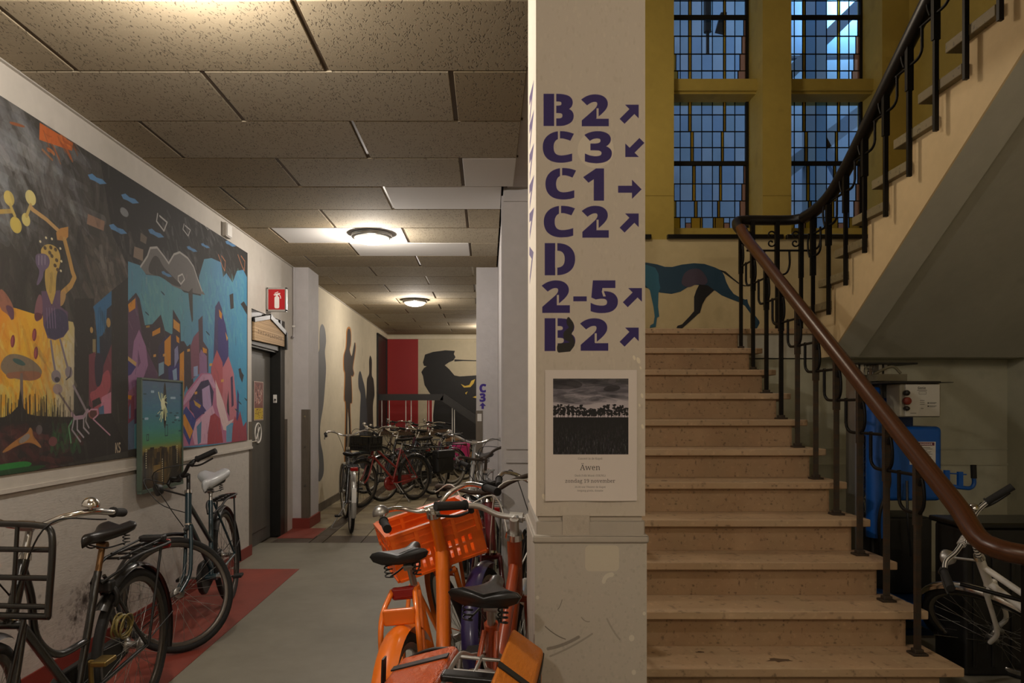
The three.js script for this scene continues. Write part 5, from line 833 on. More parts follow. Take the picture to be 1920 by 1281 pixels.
  const HB = { dutch: [[0, 0, 0], [0.02, 0.005, 0.06], [0.035, 0.04, 0.15], [-0.01, 0.055, 0.235], [-0.11, 0.04, 0.285], [-0.27, 0.015, 0.30]], flat: [[0, 0, 0], [0, 0.004, 0.08], [-0.01, 0.03, 0.16], [-0.05, 0.035, 0.24], [-0.11, 0.035, 0.31]], cruiser: [[0, 0, 0], [0.01, 0.01, 0.05], [0.03, 0.07, 0.14], [-0.02, 0.10, 0.23], [-0.12, 0.085, 0.28], [-0.26, 0.06, 0.30]] }[o.bar ?? 'dutch'];
  const pL = HB.slice().reverse().map(([x, y, z]) => V(clamp.x + x, clamp.y + y, -z * bw)), pR = HB.map(([x, y, z]) => V(clamp.x + x, clamp.y + y, z * bw)).slice(1), pts = [...pL, ...pR];
  const hb = addS('handlebar', pipe(pts, 0.0112, 60, 8), bar0);
  for (const s of [-1, 1]) {
    const e = pts[s < 0 ? 0 : pts.length - 1], f = pts[s < 0 ? 1 : pts.length - 2], dir = f.clone().sub(e).normalize();
    addS('grip', [rod(e.clone().addScaledVector(dir, -0.012), e.clone().addScaledVector(dir, 0.11), 0.0175, 0.016, 12), rod(e.clone().addScaledVector(dir, 0.11), e.clone().addScaledVector(dir, 0.118), 0.02, 0.02, 12)], o.gripM ?? MAT.rubber);
    if (o.levers !== false) {
      const c = e.clone().addScaledVector(dir, 0.135), dn = V(0.03, -0.028, 0);
      addS('brake_lever', [rod(c, c.clone().add(dn), 0.012), pipe([c.clone().add(dn), c.clone().addScaledVector(dir, -0.05).add(V(0.035, -0.045, s * 0.01)), e.clone().add(V(0.03, -0.04, s * 0.012))], 0.0055, 10, 6)], o.leverM ?? MAT.black);
    }
  }
  if (o.bell !== false) { const b = pts[o.bellAt ?? pts.length - 3]; addS('bell', [new THREE.SphereGeometry(o.bellR ?? 0.026, 16, 10, 0, 6.3, 0, 1.7).translate(b.x, b.y + 0.022, b.z), rod(b, b.clone().add(V(0, 0.025, 0)), 0.008)], o.bellM ?? MAT.chrome); }
  if (o.cables !== false) for (const g of [pipe([pts[pts.length - 2].clone().add(V(0.04, -0.02, 0)), clamp.clone().add(V(0.18, 0.06, 0.1)), clamp.clone().add(V(0.16, -0.12, 0.04)), headT.clone().add(V(0.03, -0.12, 0.02))], 0.003, 24, 5), pipe([pts[1].clone().add(V(0.04, -0.02, 0)), clamp.clone().add(V(0.2, 0.04, -0.12)), clamp.clone().add(V(0.15, -0.16, -0.04)), A(r + 0.05).add(V(0.03, 0, 0))], 0.003, 24, 5)]) addS('brake_cable', g, o.cableM ?? MAT.black);
  // saddle
  const seat = S(sh - 0.045);
  add(t, 'seat_post', [rod(cl, seat, 0.013), rod(seat.clone().add(V(0, 0, -0.02)), seat.clone().add(V(0, 0, 0.02)), 0.016)], o.postM ?? MAT.steel);
  const sad = add(t, 'saddle', SAD[o.wideSeat ? 1 : 0].clone().rotateZ(o.seatTilt ?? 0.05).translate(seat.x + 0.0, sh - 0.012, 0), o.seatM ?? MAT.vinyl);
  const sprs = []; for (const s of [-1, 1]) { sprs.push(coilGeo(seat.x - 0.1, sh - 0.06, s * 0.05, 0.014, 0.05)); sprs.push(pipe([V(seat.x + 0.12, sh - 0.02, s * 0.01), V(seat.x + 0.03, sh - 0.05, s * 0.03), V(seat.x - 0.1, sh - 0.055, s * 0.045)], 0.0035, 12, 5)); }
  add(t, 'saddle_spring', sprs, MAT.black);
  if (o.seatBag) { const k = add(t, 'seat_cover', SAD[1].clone().scale(1.12, 1.5, 1.1).translate(seat.x, sh - 0.0, 0), o.seatBag); k.userData.label = 'crumpled pale plastic bag over the saddle'; }
  // fenders with stays
  if (o.fenders !== false) {
    const f1 = fenderGeo(r + 0.018, R(o.fr0 ?? 40), R(o.fr1 ?? 200), o.fw ?? 0.056).translate(0, r, 0), stay = (hx, a) => [-1, 1].map((s) => rod(V(hx, r, s * 0.05), V(hx + (r + 0.02) * Math.cos(R(a)), r + (r + 0.02) * Math.sin(R(a)), s * 0.027), 0.003, 0.003, 5));
    const fe = add(t, 'rear_fender', f1, fen); add(fe, 'stay', stay(0, 172), o.stayM ?? MAT.black);
    const f2 = addS('front_fender', fenderGeo(r + 0.018, R(o.ff0 ?? -12), R(o.ff1 ?? 118), o.fw ?? 0.056).translate(wb, r, 0), fen); add(f2, 'stay', M(stay(wb, -6)).applyMatrix4(steerM), o.stayM ?? MAT.black);
  }
  // cranks, chain guard
  const cr = V(Math.sin(o.crank ?? 0.5) * 0.17, Math.cos(o.crank ?? 0.5) * 0.17, 0);
  for (const s of [-1, 1]) {
    const p = BB.clone().add(cr.clone().multiplyScalar(s)).add(V(0, 0, s * 0.085)), q = BB.clone().add(V(0, 0, s * 0.06));
    const c = add(t, 'crank', [rod(BB.clone().add(V(0, 0, s * 0.03)), q, 0.012), rod(q, p, 0.011, 0.009)], o.crankM ?? MAT.steel);
    add(c, 'pedal', [rb(0.085, 0.02, 0.06, 0.006, p.x, p.y, p.z + s * 0.05), rod(p, p.clone().add(V(0, 0, s * 0.03)), 0.006)], o.pedalM ?? MAT.rubber);
  }
  if (o.chaincase !== false) {
    const s = new THREE.Shape(), b = BB; s.absarc(b.x, b.y, 0.1, -Math.PI / 2, Math.PI / 2, false); s.lineTo(0, r + 0.045); s.absarc(0, r, 0.045, Math.PI / 2, -Math.PI / 2, false); s.closePath();
    add(t, 'chain_case', slab(s, 0.022, 0.006).translate(0, 0, 0.04), o.caseM ?? MAT.black);
  } else add(t, 'chainring', [new THREE.TorusGeometry(0.085, 0.006, 6, 28).translate(BB.x, BB.y, 0.045), ...[0, 1, 2, 3, 4].map((k) => rod(BB.clone().add(V(0, 0, 0.045)), BB.clone().add(V(0.085 * Math.cos(k * 1.257), 0.085 * Math.sin(k * 1.257), 0.045)), 0.006)), rod(V(BB.x, BB.y + 0.085, 0.045), V(0, r + 0.035, 0.045), 0.004), rod(V(BB.x, BB.y - 0.085, 0.045), V(0, r - 0.035, 0.045), 0.004), new THREE.TorusGeometry(0.035, 0.006, 6, 18).translate(0, r, 0.045)], MAT.steel);
  // rack
  if (o.rack !== false) {
    const y = o.rackY ?? r * 2 + 0.075, k = o.rackM ?? MAT.black, g = [];
    g.push(pipe([V(0.2, y - 0.03, 0.05), V(0.12, y, 0.062), V(-0.18, y, 0.062), V(-0.27, y, 0.055), V(-0.29, y, 0), V(-0.27, y, -0.055), V(-0.18, y, -0.062), V(0.12, y, -0.062), V(0.2, y - 0.03, -0.05)], 0.0075, 50, 7));
    for (const x of [0.1, 0.0, -0.1, -0.2]) g.push(rod(V(x, y, -0.06), V(x, y, 0.06), 0.0055)); g.push(rod(V(0.12, y, 0), V(-0.28, y, 0), 0.005));
    for (const s of [-1, 1]) g.push(rod(V(0, r, s * 0.068), V(-0.16, y, s * 0.062), 0.0065), rod(V(0.2, y - 0.03, s * 0.05), S(y - 0.06).add(V(0, 0, s * 0.02)), 0.006));
    add(t, 'rack', g, k);
    if (o.spring) add(t, 'rack_clamp', [rod(V(0.1, y + 0.02, -0.04), V(-0.2, y + 0.03, -0.05), 0.005), rod(V(0.1, y + 0.02, 0.04), V(-0.2, y + 0.03, 0.05), 0.005), rb(0.05, 0.03, 0.12, 0.01, -0.21, y + 0.03, 0)], k);
  }
  if (o.light !== false) add(t, 'rear_light', rb(0.03, 0.045, 0.085, 0.012, ...(o.lightAt ?? [-0.31, r * 2 + 0.06, 0])), MAT.redLens);
  if (o.plate) add(t, 'rear_reflector', rb(0.012, 0.16, 0.05, 0.012, -r - 0.02, r + 0.12, 0), MAT.white);
  if (o.stand) add(t, 'kickstand', [rod(BB.clone().add(V(-0.06, 0, -0.03)), V(0.32, 0.02, -0.2), 0.008), rb(0.05, 0.012, 0.02, 0.004, 0.315, 0.012, -0.2)], MAT.steel);
  if (o.head0) addS('head_light', [lathe([[0, 0], [0.03, 0.004], [0.038, 0.03], [0.038, 0.038], [0, 0.04]], 20).rotateZ(-Math.PI / 2).translate(crown.x + 0.06, crown.y + (o.headY ?? 0.2), 0), rod(crown.clone().add(V(0.07, (o.headY ?? 0.2), 0)), headT.clone().add(V(0, -0.02, 0)), 0.006)], o.head0);
  // place: rear contact, front contact, lean toward +z (right hand side) in radians
  const [x0, d0] = o.rear, [x1, d1] = o.front, yaw = Math.atan2(d1 - d0, x1 - x0);
  t.position.set(x0, 0, -d0); t.rotation.set(o.lean ?? 0, yaw, 0, 'YXZ');
  t.userData_steer = steerM;
  return { t, r, wb, BB, A, S, clamp, headT, headB, crown, addS, steerM, cl, sh };
}
// a slotted plastic crate with open top, built on its base centre
function crateParts(w, d, h, th = 0.012, slots = 9, lug = true) {
  const wallX = [], wallZ = [], rows = [[0.12, 0.30], [0.36, 0.5]];
  const panel = (len, place) => {
    const out = [], add1 = (u0, u1, v0, v1, k = th) => out.push(place((u0 + u1) / 2, (v0 + v1) / 2, u1 - u0, v1 - v0, k));
    let v = 0; const L = len / 2;
    for (const [a, b] of rows) { add1(-L, L, v * h, a * h); const n = slots * 2 + 1, mgn = len * 0.12; add1(-L, -L + mgn, a * h, b * h); add1(L - mgn, L, a * h, b * h); const step = (len - 2 * mgn) / n; for (let i = 1; i < n; i += 2) add1(-L + mgn + i * step, -L + mgn + (i + 1) * step, a * h, b * h); v = b; }
    add1(-L, L, 0.5 * h, 0.93 * h); add1(-L, L, 0.93 * h, h, th * 2.2); if (lug) { add1(-L, L, 0.6 * h, 0.63 * h, th * 1.9); add1(-L, L, 0.78 * h, 0.81 * h, th * 1.9); for (const x of [-L + 0.012, L - 0.012, -L / 2.4, L / 2.4]) add1(x - 0.009, x + 0.009, 0.5 * h, 0.95 * h, th * 2); } add1(-L, L, 0, 0.05 * h, th * 1.8);
    return out;
  };
  for (const s of [-1, 1]) { wallX.push(M(panel(w, (u, v, a, b, k) => bx(a, b, k, u, v, s * d / 2)))); wallZ.push(M(panel(d, (u, v, a, b, k) => bx(k, b, a, s * w / 2, v, u)))); }
  const floor = [bx(w, 0.006, d, 0, 0.004, 0)];
  return [...wallX.map((g) => ['long_wall', g]), ...wallZ.map((g) => ['short_wall', g]), ['bottom', M(floor)]];
}
function attachWorld(b, g) { b.t.updateMatrix(); return g.applyMatrix4(b.t.matrix); }
function crate(name, label, b, w, d, h, m, local, mSteer = true) {      // a crate standing on a bicycle, with its own place
  const t = thing(name, label, 'crate');
  const mat = new THREE.Matrix4().copy(local); if (mSteer) mat.premultiply(b.steerM); b.t.updateMatrix(); mat.premultiply(b.t.matrix);
  t.applyMatrix4(mat);
  for (const [n, g] of crateParts(w, d, h)) add(t, n, g, m);
  return t;
}
function softBag(w, h, d, flap, m, strapM) {                            // pannier: body, flap, strap geometries about its top inner edge
  const body = rb(w, h, d, Math.min(d * 0.4, 0.05), 0, -h / 2, d / 2, 4), p = body.attributes.position;
  for (let i = 0; i < p.count; i++) { const x = p.getX(i), y = p.getY(i), z = p.getZ(i); p.setZ(i, z * (1 + 0.12 * Math.sin(x * 17 + y * 9))); p.setX(i, x + 0.01 * Math.sin(y * 23)); }
  body.computeVertexNormals();
  return body;
}
const P = { black: paint(0x12110f), teal: paint(0x0d2c36), silver: paint(0xb8b6b0, { metalness: 0.5 }), red: paint(0x8a1a16), maroon: paint(0x641a26), orange: paint(0xee7612), rust: paint(0x9a3c12), purple: paint(0x2c2450), grey: paint(0x5a5c5e, { metalness: .4 }), white: paint(0xdedad2), darkBlue: paint(0x1a2434), plum: paint(0x4a1430), green: paint(0x1c2e22), bronze: paint(0x4a3a28) };
const rubberBrown = std(0x3a2e24, { roughness: 0.7 });
// 1 near left: black roadster with an upright front carrier
{
  const b = bicycle({ label: 'black roadster bicycle with upright front carrier rack and leather saddle, nearest by the left wall', frame: P.black, type: 'dutch', rear: [-1.60, 3.22], front: [-1.585, 2.18], wb: 1.04, r: 0.34, steer: 0.28, barW: 0.82, rimM: MAT.rimDark, lean: 0.02, seatM: MAT.leather, postM: MAT.postBrass, stemM: MAT.steel, barH: 1.01, seatH: 0.885, spring: true, crank: 3.45, crankM: MAT.gold, pedalM: MAT.gold, levers: false, bellAt: 2, bellR: 0.03, cluster: 0.74 });
  const y0 = 0.765, y1 = 1.03, hw = 0.2, x = b.clamp.x + 0.12, g = [];
  for (const y of [y0 + 0.01, y0 + 0.10, y0 + 0.19]) g.push(rod(V(x + (y1 - y) * 0.1, y, -hw), V(x + (y1 - y) * 0.1, y, hw), 0.0095));
  for (const z of [-0.07, 0.05]) g.push(rod(V(x + 0.026, y0, z), V(x, y1, z), 0.007));
  g.push(pipe([V(x + 0.03, y0 - 0.02, -hw), V(x + 0.005, y1 - 0.04, -hw), V(x, y1 - 0.01, -hw + 0.012), V(x, y1, -hw + 0.035), V(x, y1, hw - 0.035), V(x, y1 - 0.01, hw - 0.012), V(x + 0.005, y1 - 0.04, hw), V(x + 0.03, y0 - 0.02, hw)], 0.011, 80, 8), rod(V(x + 0.03, y0 - 0.02, -hw - 0.004), V(x + 0.03, y0 - 0.02, hw + 0.004), 0.011));
  g.forEach((k) => k.translate(-x, 0, 0).rotateY(-0.16).translate(x, 0, 0));
  g.push(rod(V(x + 0.03, y0 - 0.02, 0), b.headB.clone().add(V(0.02, 0, 0)), 0.009)); for (const q of [-1, 1]) g.push(rod(V(x + 0.03, y0 - 0.02, q * 0.1), V(b.wb, b.r, q * 0.066), 0.008));
  add(b.t, 'front_carrier', g, P.black);
  add(b.t, 'wheel_lock', [new THREE.TorusGeometry(0.055, 0.011, 6, 20, 4.6).rotateZ(-0.7).rotateY(Math.PI / 2).translate(0.24, b.r + 0.28, 0), rb(0.05, 0.05, 0.09, 0.012, 0.25, b.r + 0.33, 0)], MAT.black);
  const coil = thing('cable_lock', 'coiled yellowish cable lock hung over the rear wheel of the near black roadster', 'lock', [-1.535, 0.5, -2.98]);
  coil.scale.setScalar(0.72);
  add(coil, 'cable', pipe(Array.from({ length: 60 }, (_, i) => { const a = i * 0.62, q = 0.075 + 0.012 * Math.sin(i); return V(0.025 * Math.sin(i * .13), q * Math.sin(a) * .8, q * Math.cos(a)); }), 0.006, 220, 6), std(0x6d6030, { roughness: .35 }));
}
// 2 by the wall: dark teal bicycle with a bagged saddle, front wheel turned in
bicycle({ label: 'dark teal city bicycle with plastic-covered saddle and turned front wheel against the left wall', frame: P.teal, type: 'step', rear: [-1.88, 5.2], front: [-1.74, 4.16], rimM: MAT.rimDark, r: 0.335, wb: 1.05, steer: -0.95, lean: 0.1, barM: MAT.black, fenderM: P.black, seatBag: std(0xc9cdd0, { roughness: 0.28, bumpMap: rep(plasterBump, 0.08), bumpScale: 0.01 }), head0: MAT.black, headY: 0.28, bell: false, barH: 1.0, seatH: 0.88, bar: 'flat', crank: 1.3, chaincase: true, stemM: MAT.black });
// 3 silver city bicycle seen from behind, beyond the pilaster
bicycle({ label: 'silver city bicycle with red rear reflector seen from behind, beside the grey wall silhouette', frame: P.grey, type: 'step', rear: [-1.53, 7.95], front: [-1.80, 8.98], lean: 0.02, steer: 0.1, fenderM: P.silver, plate: true, rackM: MAT.black, barH: 1.06, seatH: 0.86, wideSeat: true, stand: true });
// 4.. the row at the far end, noses to the left wall
{
  const b = bicycle({ label: 'red ladies bicycle with a black front crate, first of the row at the far end', frame: P.red, type: 'step', rear: [-1.10, 10.75], front: [-1.76, 9.93], wb: 1.06, steer: 0.12, fenderM: P.grey, barH: 1.08, stand: true, lean: 0.03, seatH: 0.92, rimM: MAT.rimDark, caseM: P.red, forkM: P.red, rack: true });
  crate('black_crate', 'black slotted crate with cardboard in it on the red bicycle front', b, 0.28, 0.4, 0.2, MAT.black, new THREE.Matrix4().makeTranslation(b.clamp.x + 0.24, 0.8, 0));
  const cb = thing('cardboard', 'torn cardboard piece inside the black front crate', 'cardboard'); const m = new THREE.Matrix4().makeTranslation(b.clamp.x + 0.2, 0.93, -0.02).premultiply(b.steerM); b.t.updateMatrix(); m.premultiply(b.t.matrix); cb.applyMatrix4(m);
  add(cb, 'sheet', rb(0.012, 0.13, 0.3, 0.004).rotateZ(0.3), std(0xb09a64, { roughness: .9 }));
}
{
  const b = bicycle({ label: 'black bicycle with a black pannier bag, second of the row at the far end', frame: P.black, type: 'diamond', rear: [-0.86, 11.4], front: [-1.56, 10.57], wb: 1.08, fenderM: P.black, barH: 1.02, lean: 0.02, rimM: MAT.steel, seatH: 0.9, wideSeat: true });
  const pn = thing('pannier_bag', 'black pannier bag on the second bicycle of the far row', 'bag'); b.t.updateMatrix(); pn.applyMatrix4(new THREE.Matrix4().makeTranslation(-0.08, 0.70, -0.07).multiply(new THREE.Matrix4().makeRotationY(Math.PI)).premultiply(b.t.matrix));
  add(pn, 'body', softBag(0.4, 0.36, 0.14), std(0x0f0f10, { roughness: 0.5 })); add(pn, 'flap', rb(0.41, 0.14, 0.15, 0.03, 0, -0.055, 0.085, 3), std(0x17181a, { roughness: 0.38 }));
}
bicycle({ label: 'dark blue bicycle with silver handlebar, third of the row at the far end', frame: P.darkBlue, type: 'step', rear: [-0.62, 12.3], front: [-1.40, 11.45], wb: 1.1, fenderM: P.darkBlue, barH: 1.03, bar: 'cruiser', lean: -0.03, seatH: 0.93, tireM: MAT.rubberGrey });
{
  const b = bicycle({ label: 'plum coloured bicycle with a pink bag, fourth of the row at the far end', frame: P.plum, type: 'dutch', rear: [-0.64, 12.9], front: [-1.45, 12.15], wb: 1.1, fenderM: P.plum, barH: 1.02, lean: 0.03, tireM: MAT.rubberGrey, seatH: 0.92 });
  const pn = thing('pink_bag', 'bright pink bag hanging on the fourth bicycle of the far row', 'bag'); b.t.updateMatrix(); pn.applyMatrix4(new THREE.Matrix4().makeTranslation(-0.1, 0.74, -0.09).multiply(new THREE.Matrix4().makeRotationY(Math.PI)).premultiply(b.t.matrix));
  add(pn, 'body', softBag(0.36, 0.3, 0.1), std(0xd0307c, { roughness: 0.5 })); add(pn, 'flap', rb(0.37, 0.1, 0.11, 0.03, 0, -0.04, 0.06, 3), std(0xd8408a, { roughness: 0.45 }));
}
bicycle({ label: 'black bicycle with grey tires, fifth of the row at the far end', frame: P.black, type: 'dutch', rear: [-0.44, 13.7], front: [-1.32, 13.0], wb: 1.1, barH: 1.03, bar: 'cruiser', lean: -0.02, tireM: MAT.rubberGrey, light: false });
bicycle({ label: 'bronze bicycle with high silver handlebar, deepest at the far wall corner', frame: P.bronze, type: 'diamond', rear: [-1.15, 13.9], front: [-2.0, 13.2], wb: 1.1, barH: 1.04, bar: 'cruiser', light: false, seatH: 0.92 });
bicycle({ label: 'dark green bicycle behind the red one, close to the two-figure silhouette', frame: P.green, type: 'dutch', rear: [-1.22, 12.3], front: [-2.0, 11.5], wb: 1.1, barH: 1.02, light: false, seatH: 0.9 });
// right-hand file beside the pier and the opening
bicycle({ label: 'silver bicycle facing forward with black saddle beside the pier marked C3', frame: P.silver, type: 'step', rear: [-0.04, 7.2], front: [-0.19, 6.15], wb: 1.06, steer: 0.15, lean: -0.02, barH: 1.09, seatH: 0.92, fenderM: P.silver, wideSeat: true, stemR: 0.016, rackM: MAT.steel, gripM: MAT.black });
bicycle({ label: 'dark bicycle with chrome wheels and red tail light, behind the orange bicycle front', frame: P.grey, type: 'diamond', rear: [0.0, 4.95], front: [-0.06, 6.0], wb: 1.05, steer: 0.55, lean: 0.03, barM: rubberBrown, barH: 1.0, seatH: 0.86, fenderM: MAT.chrome, rackM: MAT.steel, light: true });
bicycle({ label: 'maroon bicycle with dark purple rear fender and brown handlebar, beside the front pillar', frame: P.maroon, type: 'step', rear: [-0.04, 4.28], front: [0.05, 3.26], wb: 1.03, steer: -0.35, lean: 0.02, fenderM: P.purple, barM: rubberBrown, barH: 1.0, seatH: 0.84, bell: false, stemM: rubberBrown, fw: 0.075, tube: 0.022, cableM: MAT.white, head: 0.24 });
{
  const b = bicycle({ label: 'bright orange bicycle carrying an orange plastic crate in front', frame: P.orange, type: 'swan', tube: 0.021, rear: [-0.20, 2.30], front: [-0.07, 3.34], wb: 1.05, r: 0.34, steer: 0.45, lean: -0.13, barW: 0.78, barH: 0.985, seatH: 0.90, wideSeat: true, seatM: std(0x17181a, { roughness: .38 }), fw: 0.075, lightAt: [0.12, 0.79, 0], rack: false, bellAt: 1, bellR: 0.035, bellM: MAT.steel, head: 0.26, stayM: P.orange, cables: false, fr1: 205, levers: false, rimM: MAT.steel });
  b.addS('front_carrier', [bx(0.3, 0.012, 0.34, b.clamp.x + 0.24, 0.725, 0), rod(V(b.clamp.x + 0.12, 0.72, -0.1), b.headB.clone().add(V(0.02, 0.0, 0)), 0.01), rod(V(b.clamp.x + 0.12, 0.72, 0.1), b.headB.clone().add(V(0.02, 0.0, 0)), 0.01), rod(V(b.clamp.x + 0.3, 0.72, -0.13), V(b.wb, b.r, -0.07), 0.009), rod(V(b.clamp.x + 0.3, 0.72, 0.13), V(b.wb, b.r, 0.07), 0.009)], P.orange);
  const leg = []; for (const s of [-1, 1]) leg.push(pipe([V(0, b.r, s * 0.07), V(-0.01, 0.6, s * 0.066), V(0.03, 0.735, s * 0.06), V(0.12, 0.80, s * 0.04)], 0.0095, 16, 8)); leg.push(rb(0.02, 0.055, 0.11, 0.008, 0.03, 0.735, 0));
  add(b.t, 'rear_bracket', leg, P.orange);
  crate('orange_crate', 'bright orange slotted plastic crate on the front of the orange bicycle', b, 0.31, 0.41, 0.215, paint(0xf06a18, { clearcoat: 0.25, roughness: 0.4 }), new THREE.Matrix4().makeTranslation(b.clamp.x + 0.22, 0.735, 0).multiply(new THREE.Matrix4().makeRotationZ(0.13)));
}
{
  const b = bicycle({ label: 'rust-red and silver bicycle with orange panniers, nearest beside the front pillar', frame: P.rust, type: 'step', tube: 0.022, rear: [-0.055, 1.84], front: [0.12, 2.92], wb: 1.09, steer: -0.05, lean: 0.03, barM: MAT.alu, stemM: MAT.alu, barW: 0.88, barH: 1.01, seatH: 0.88, wideSeat: true, fenderM: P.silver, rackM: MAT.alu, bar: 'flat', stemR: 0.017, head: 0.24, bands: MAT.alu, light: false, rackY: 0.735, bell: false, cableM: MAT.white, crank: 1.2 });
  const mOr = new THREE.MeshPhysicalMaterial({ color: 0xd85a10, roughness: 0.28, clearcoat: 0.5, bumpMap: rep(plasterBump, 0.5), bumpScale: 0.01 }), mYe = std(0xd87a10, { roughness: 0.5, bumpMap: rep(plasterBump, 0.3), bumpScale: 0.006 });
  const put = (label, side, m, x) => {
    const pn = thing('pannier_bag', label, 'bag'); b.t.updateMatrix();
    pn.applyMatrix4(new THREE.Matrix4().makeTranslation(x, 0.735, side * 0.075).multiply(new THREE.Matrix4().makeRotationY(side < 0 ? Math.PI : 0)).premultiply(b.t.matrix));
    add(pn, 'body', softBag(0.4, 0.36, 0.14).translate(0, -0.03, 0), m); add(pn, 'flap', rb(0.4, 0.04, 0.17, 0.019, 0, 0, 0.075, 5).rotateX(0.32).translate(0, 0.005, 0), m);
    add(pn, 'trim', pipe([V(-0.2, 0.012, 0.0), V(-0.201, 0.0, 0.08), V(-0.2, -0.04, 0.152), V(-0.1, -0.044, 0.156), V(0.1, -0.044, 0.156), V(0.2, -0.04, 0.152)], 0.005, 40, 6), MAT.black);
    add(pn, 'strap', [bx(0.03, 0.004, 0.16, -0.1, 0.022, 0.075).rotateX(0.32).translate(0, 0.005, 0), bx(0.03, 0.25, 0.005, -0.1, -0.12, 0.178), rb(0.05, 0.06, 0.02, 0.008, -0.1, -0.1, 0.185)], MAT.black);
    return pn;
  };
  put('glossy orange pannier bag on the left side of the rust-red bicycle', -1, mOr, -0.07); const yb = put('amber yellow pannier bag on the right side against the pillar', 1, mYe, 0.0); yb.scale.set(1, 1.1, 0.58); yb.position.y += 0.035;
  add(b.t, 'rack_pad', rb(0.045, 0.02, 0.14, 0.008, -0.08, 0.752, 0), MAT.vinyl); add(b.t, 'rack_pad', rb(0.06, 0.02, 0.14, 0.008, -0.25, 0.752, 0), MAT.vinyl);
  add(b.t, 'battery', rb(0.12, 0.1, 0.1, 0.02, 0.1, 0.64, 0), MAT.alu);
}
bicycle({ label: 'black bicycle mostly hidden behind the front pillar, by the foot of the stairs', frame: P.black, type: 'step', rear: [0.30, 3.12], front: [0.235, 4.15], wb: 1.05, lean: 0.03, barH: 1.0, seatH: 0.84, barW: 0.8, rackM: MAT.black, bell: false });
// under the stairs on the right: a bicycle leaning over toward the steps, and a white and red one behind the newel
bicycle({ label: 'white and red bicycle with chrome fender fallen against the stairs, one grip over the steps', frame: P.white, type: 'step', rear: [2.90, 2.58], front: [2.80, 3.62], wb: 1.06, steer: 0.3, lean: -0.64, fenderM: MAT.chrome, barH: 1.0, bar: 'flat', barM: canvasGrip(), rimM: MAT.chrome, stayM: MAT.chrome, head0: MAT.alu, cables: false, ff1: 150, forkM: P.white, caseM: P.red });
{
  const t = thing('storage_bin', 'black plastic storage bin standing behind the fallen bicycle under the stairs', 'bin', [2.76, 0, -3.86]);
  add(t, 'body', [rb(0.5, 0.78, 0.26, 0.02, 0, 0.39, 0), ...[-0.2, -0.1, 0, 0.1, 0.2].map((x) => rb(0.02, 0.66, 0.012, 0.004, x, 0.38, 0.133))], MAT.black);
  add(t, 'lid', rb(0.54, 0.03, 0.3, 0.01, 0, 0.795, 0), MAT.blackSatin);
}
function canvasGrip() { return std(0xffffff, { roughness: 0.6, map: canvasTex(128, 128, (g, w, h) => { g.fillStyle = '#e8e4dc'; g.fillRect(0, 0, w, h); g.strokeStyle = '#141414'; g.lineWidth = 9; for (let i = -2; i < 8; i++) { g.beginPath(); g.moveTo(0, i * 22); g.bezierCurveTo(40, i * 22 + 20, 80, i * 22 - 8, 128, i * 22 + 16); g.stroke(); } }) }); }
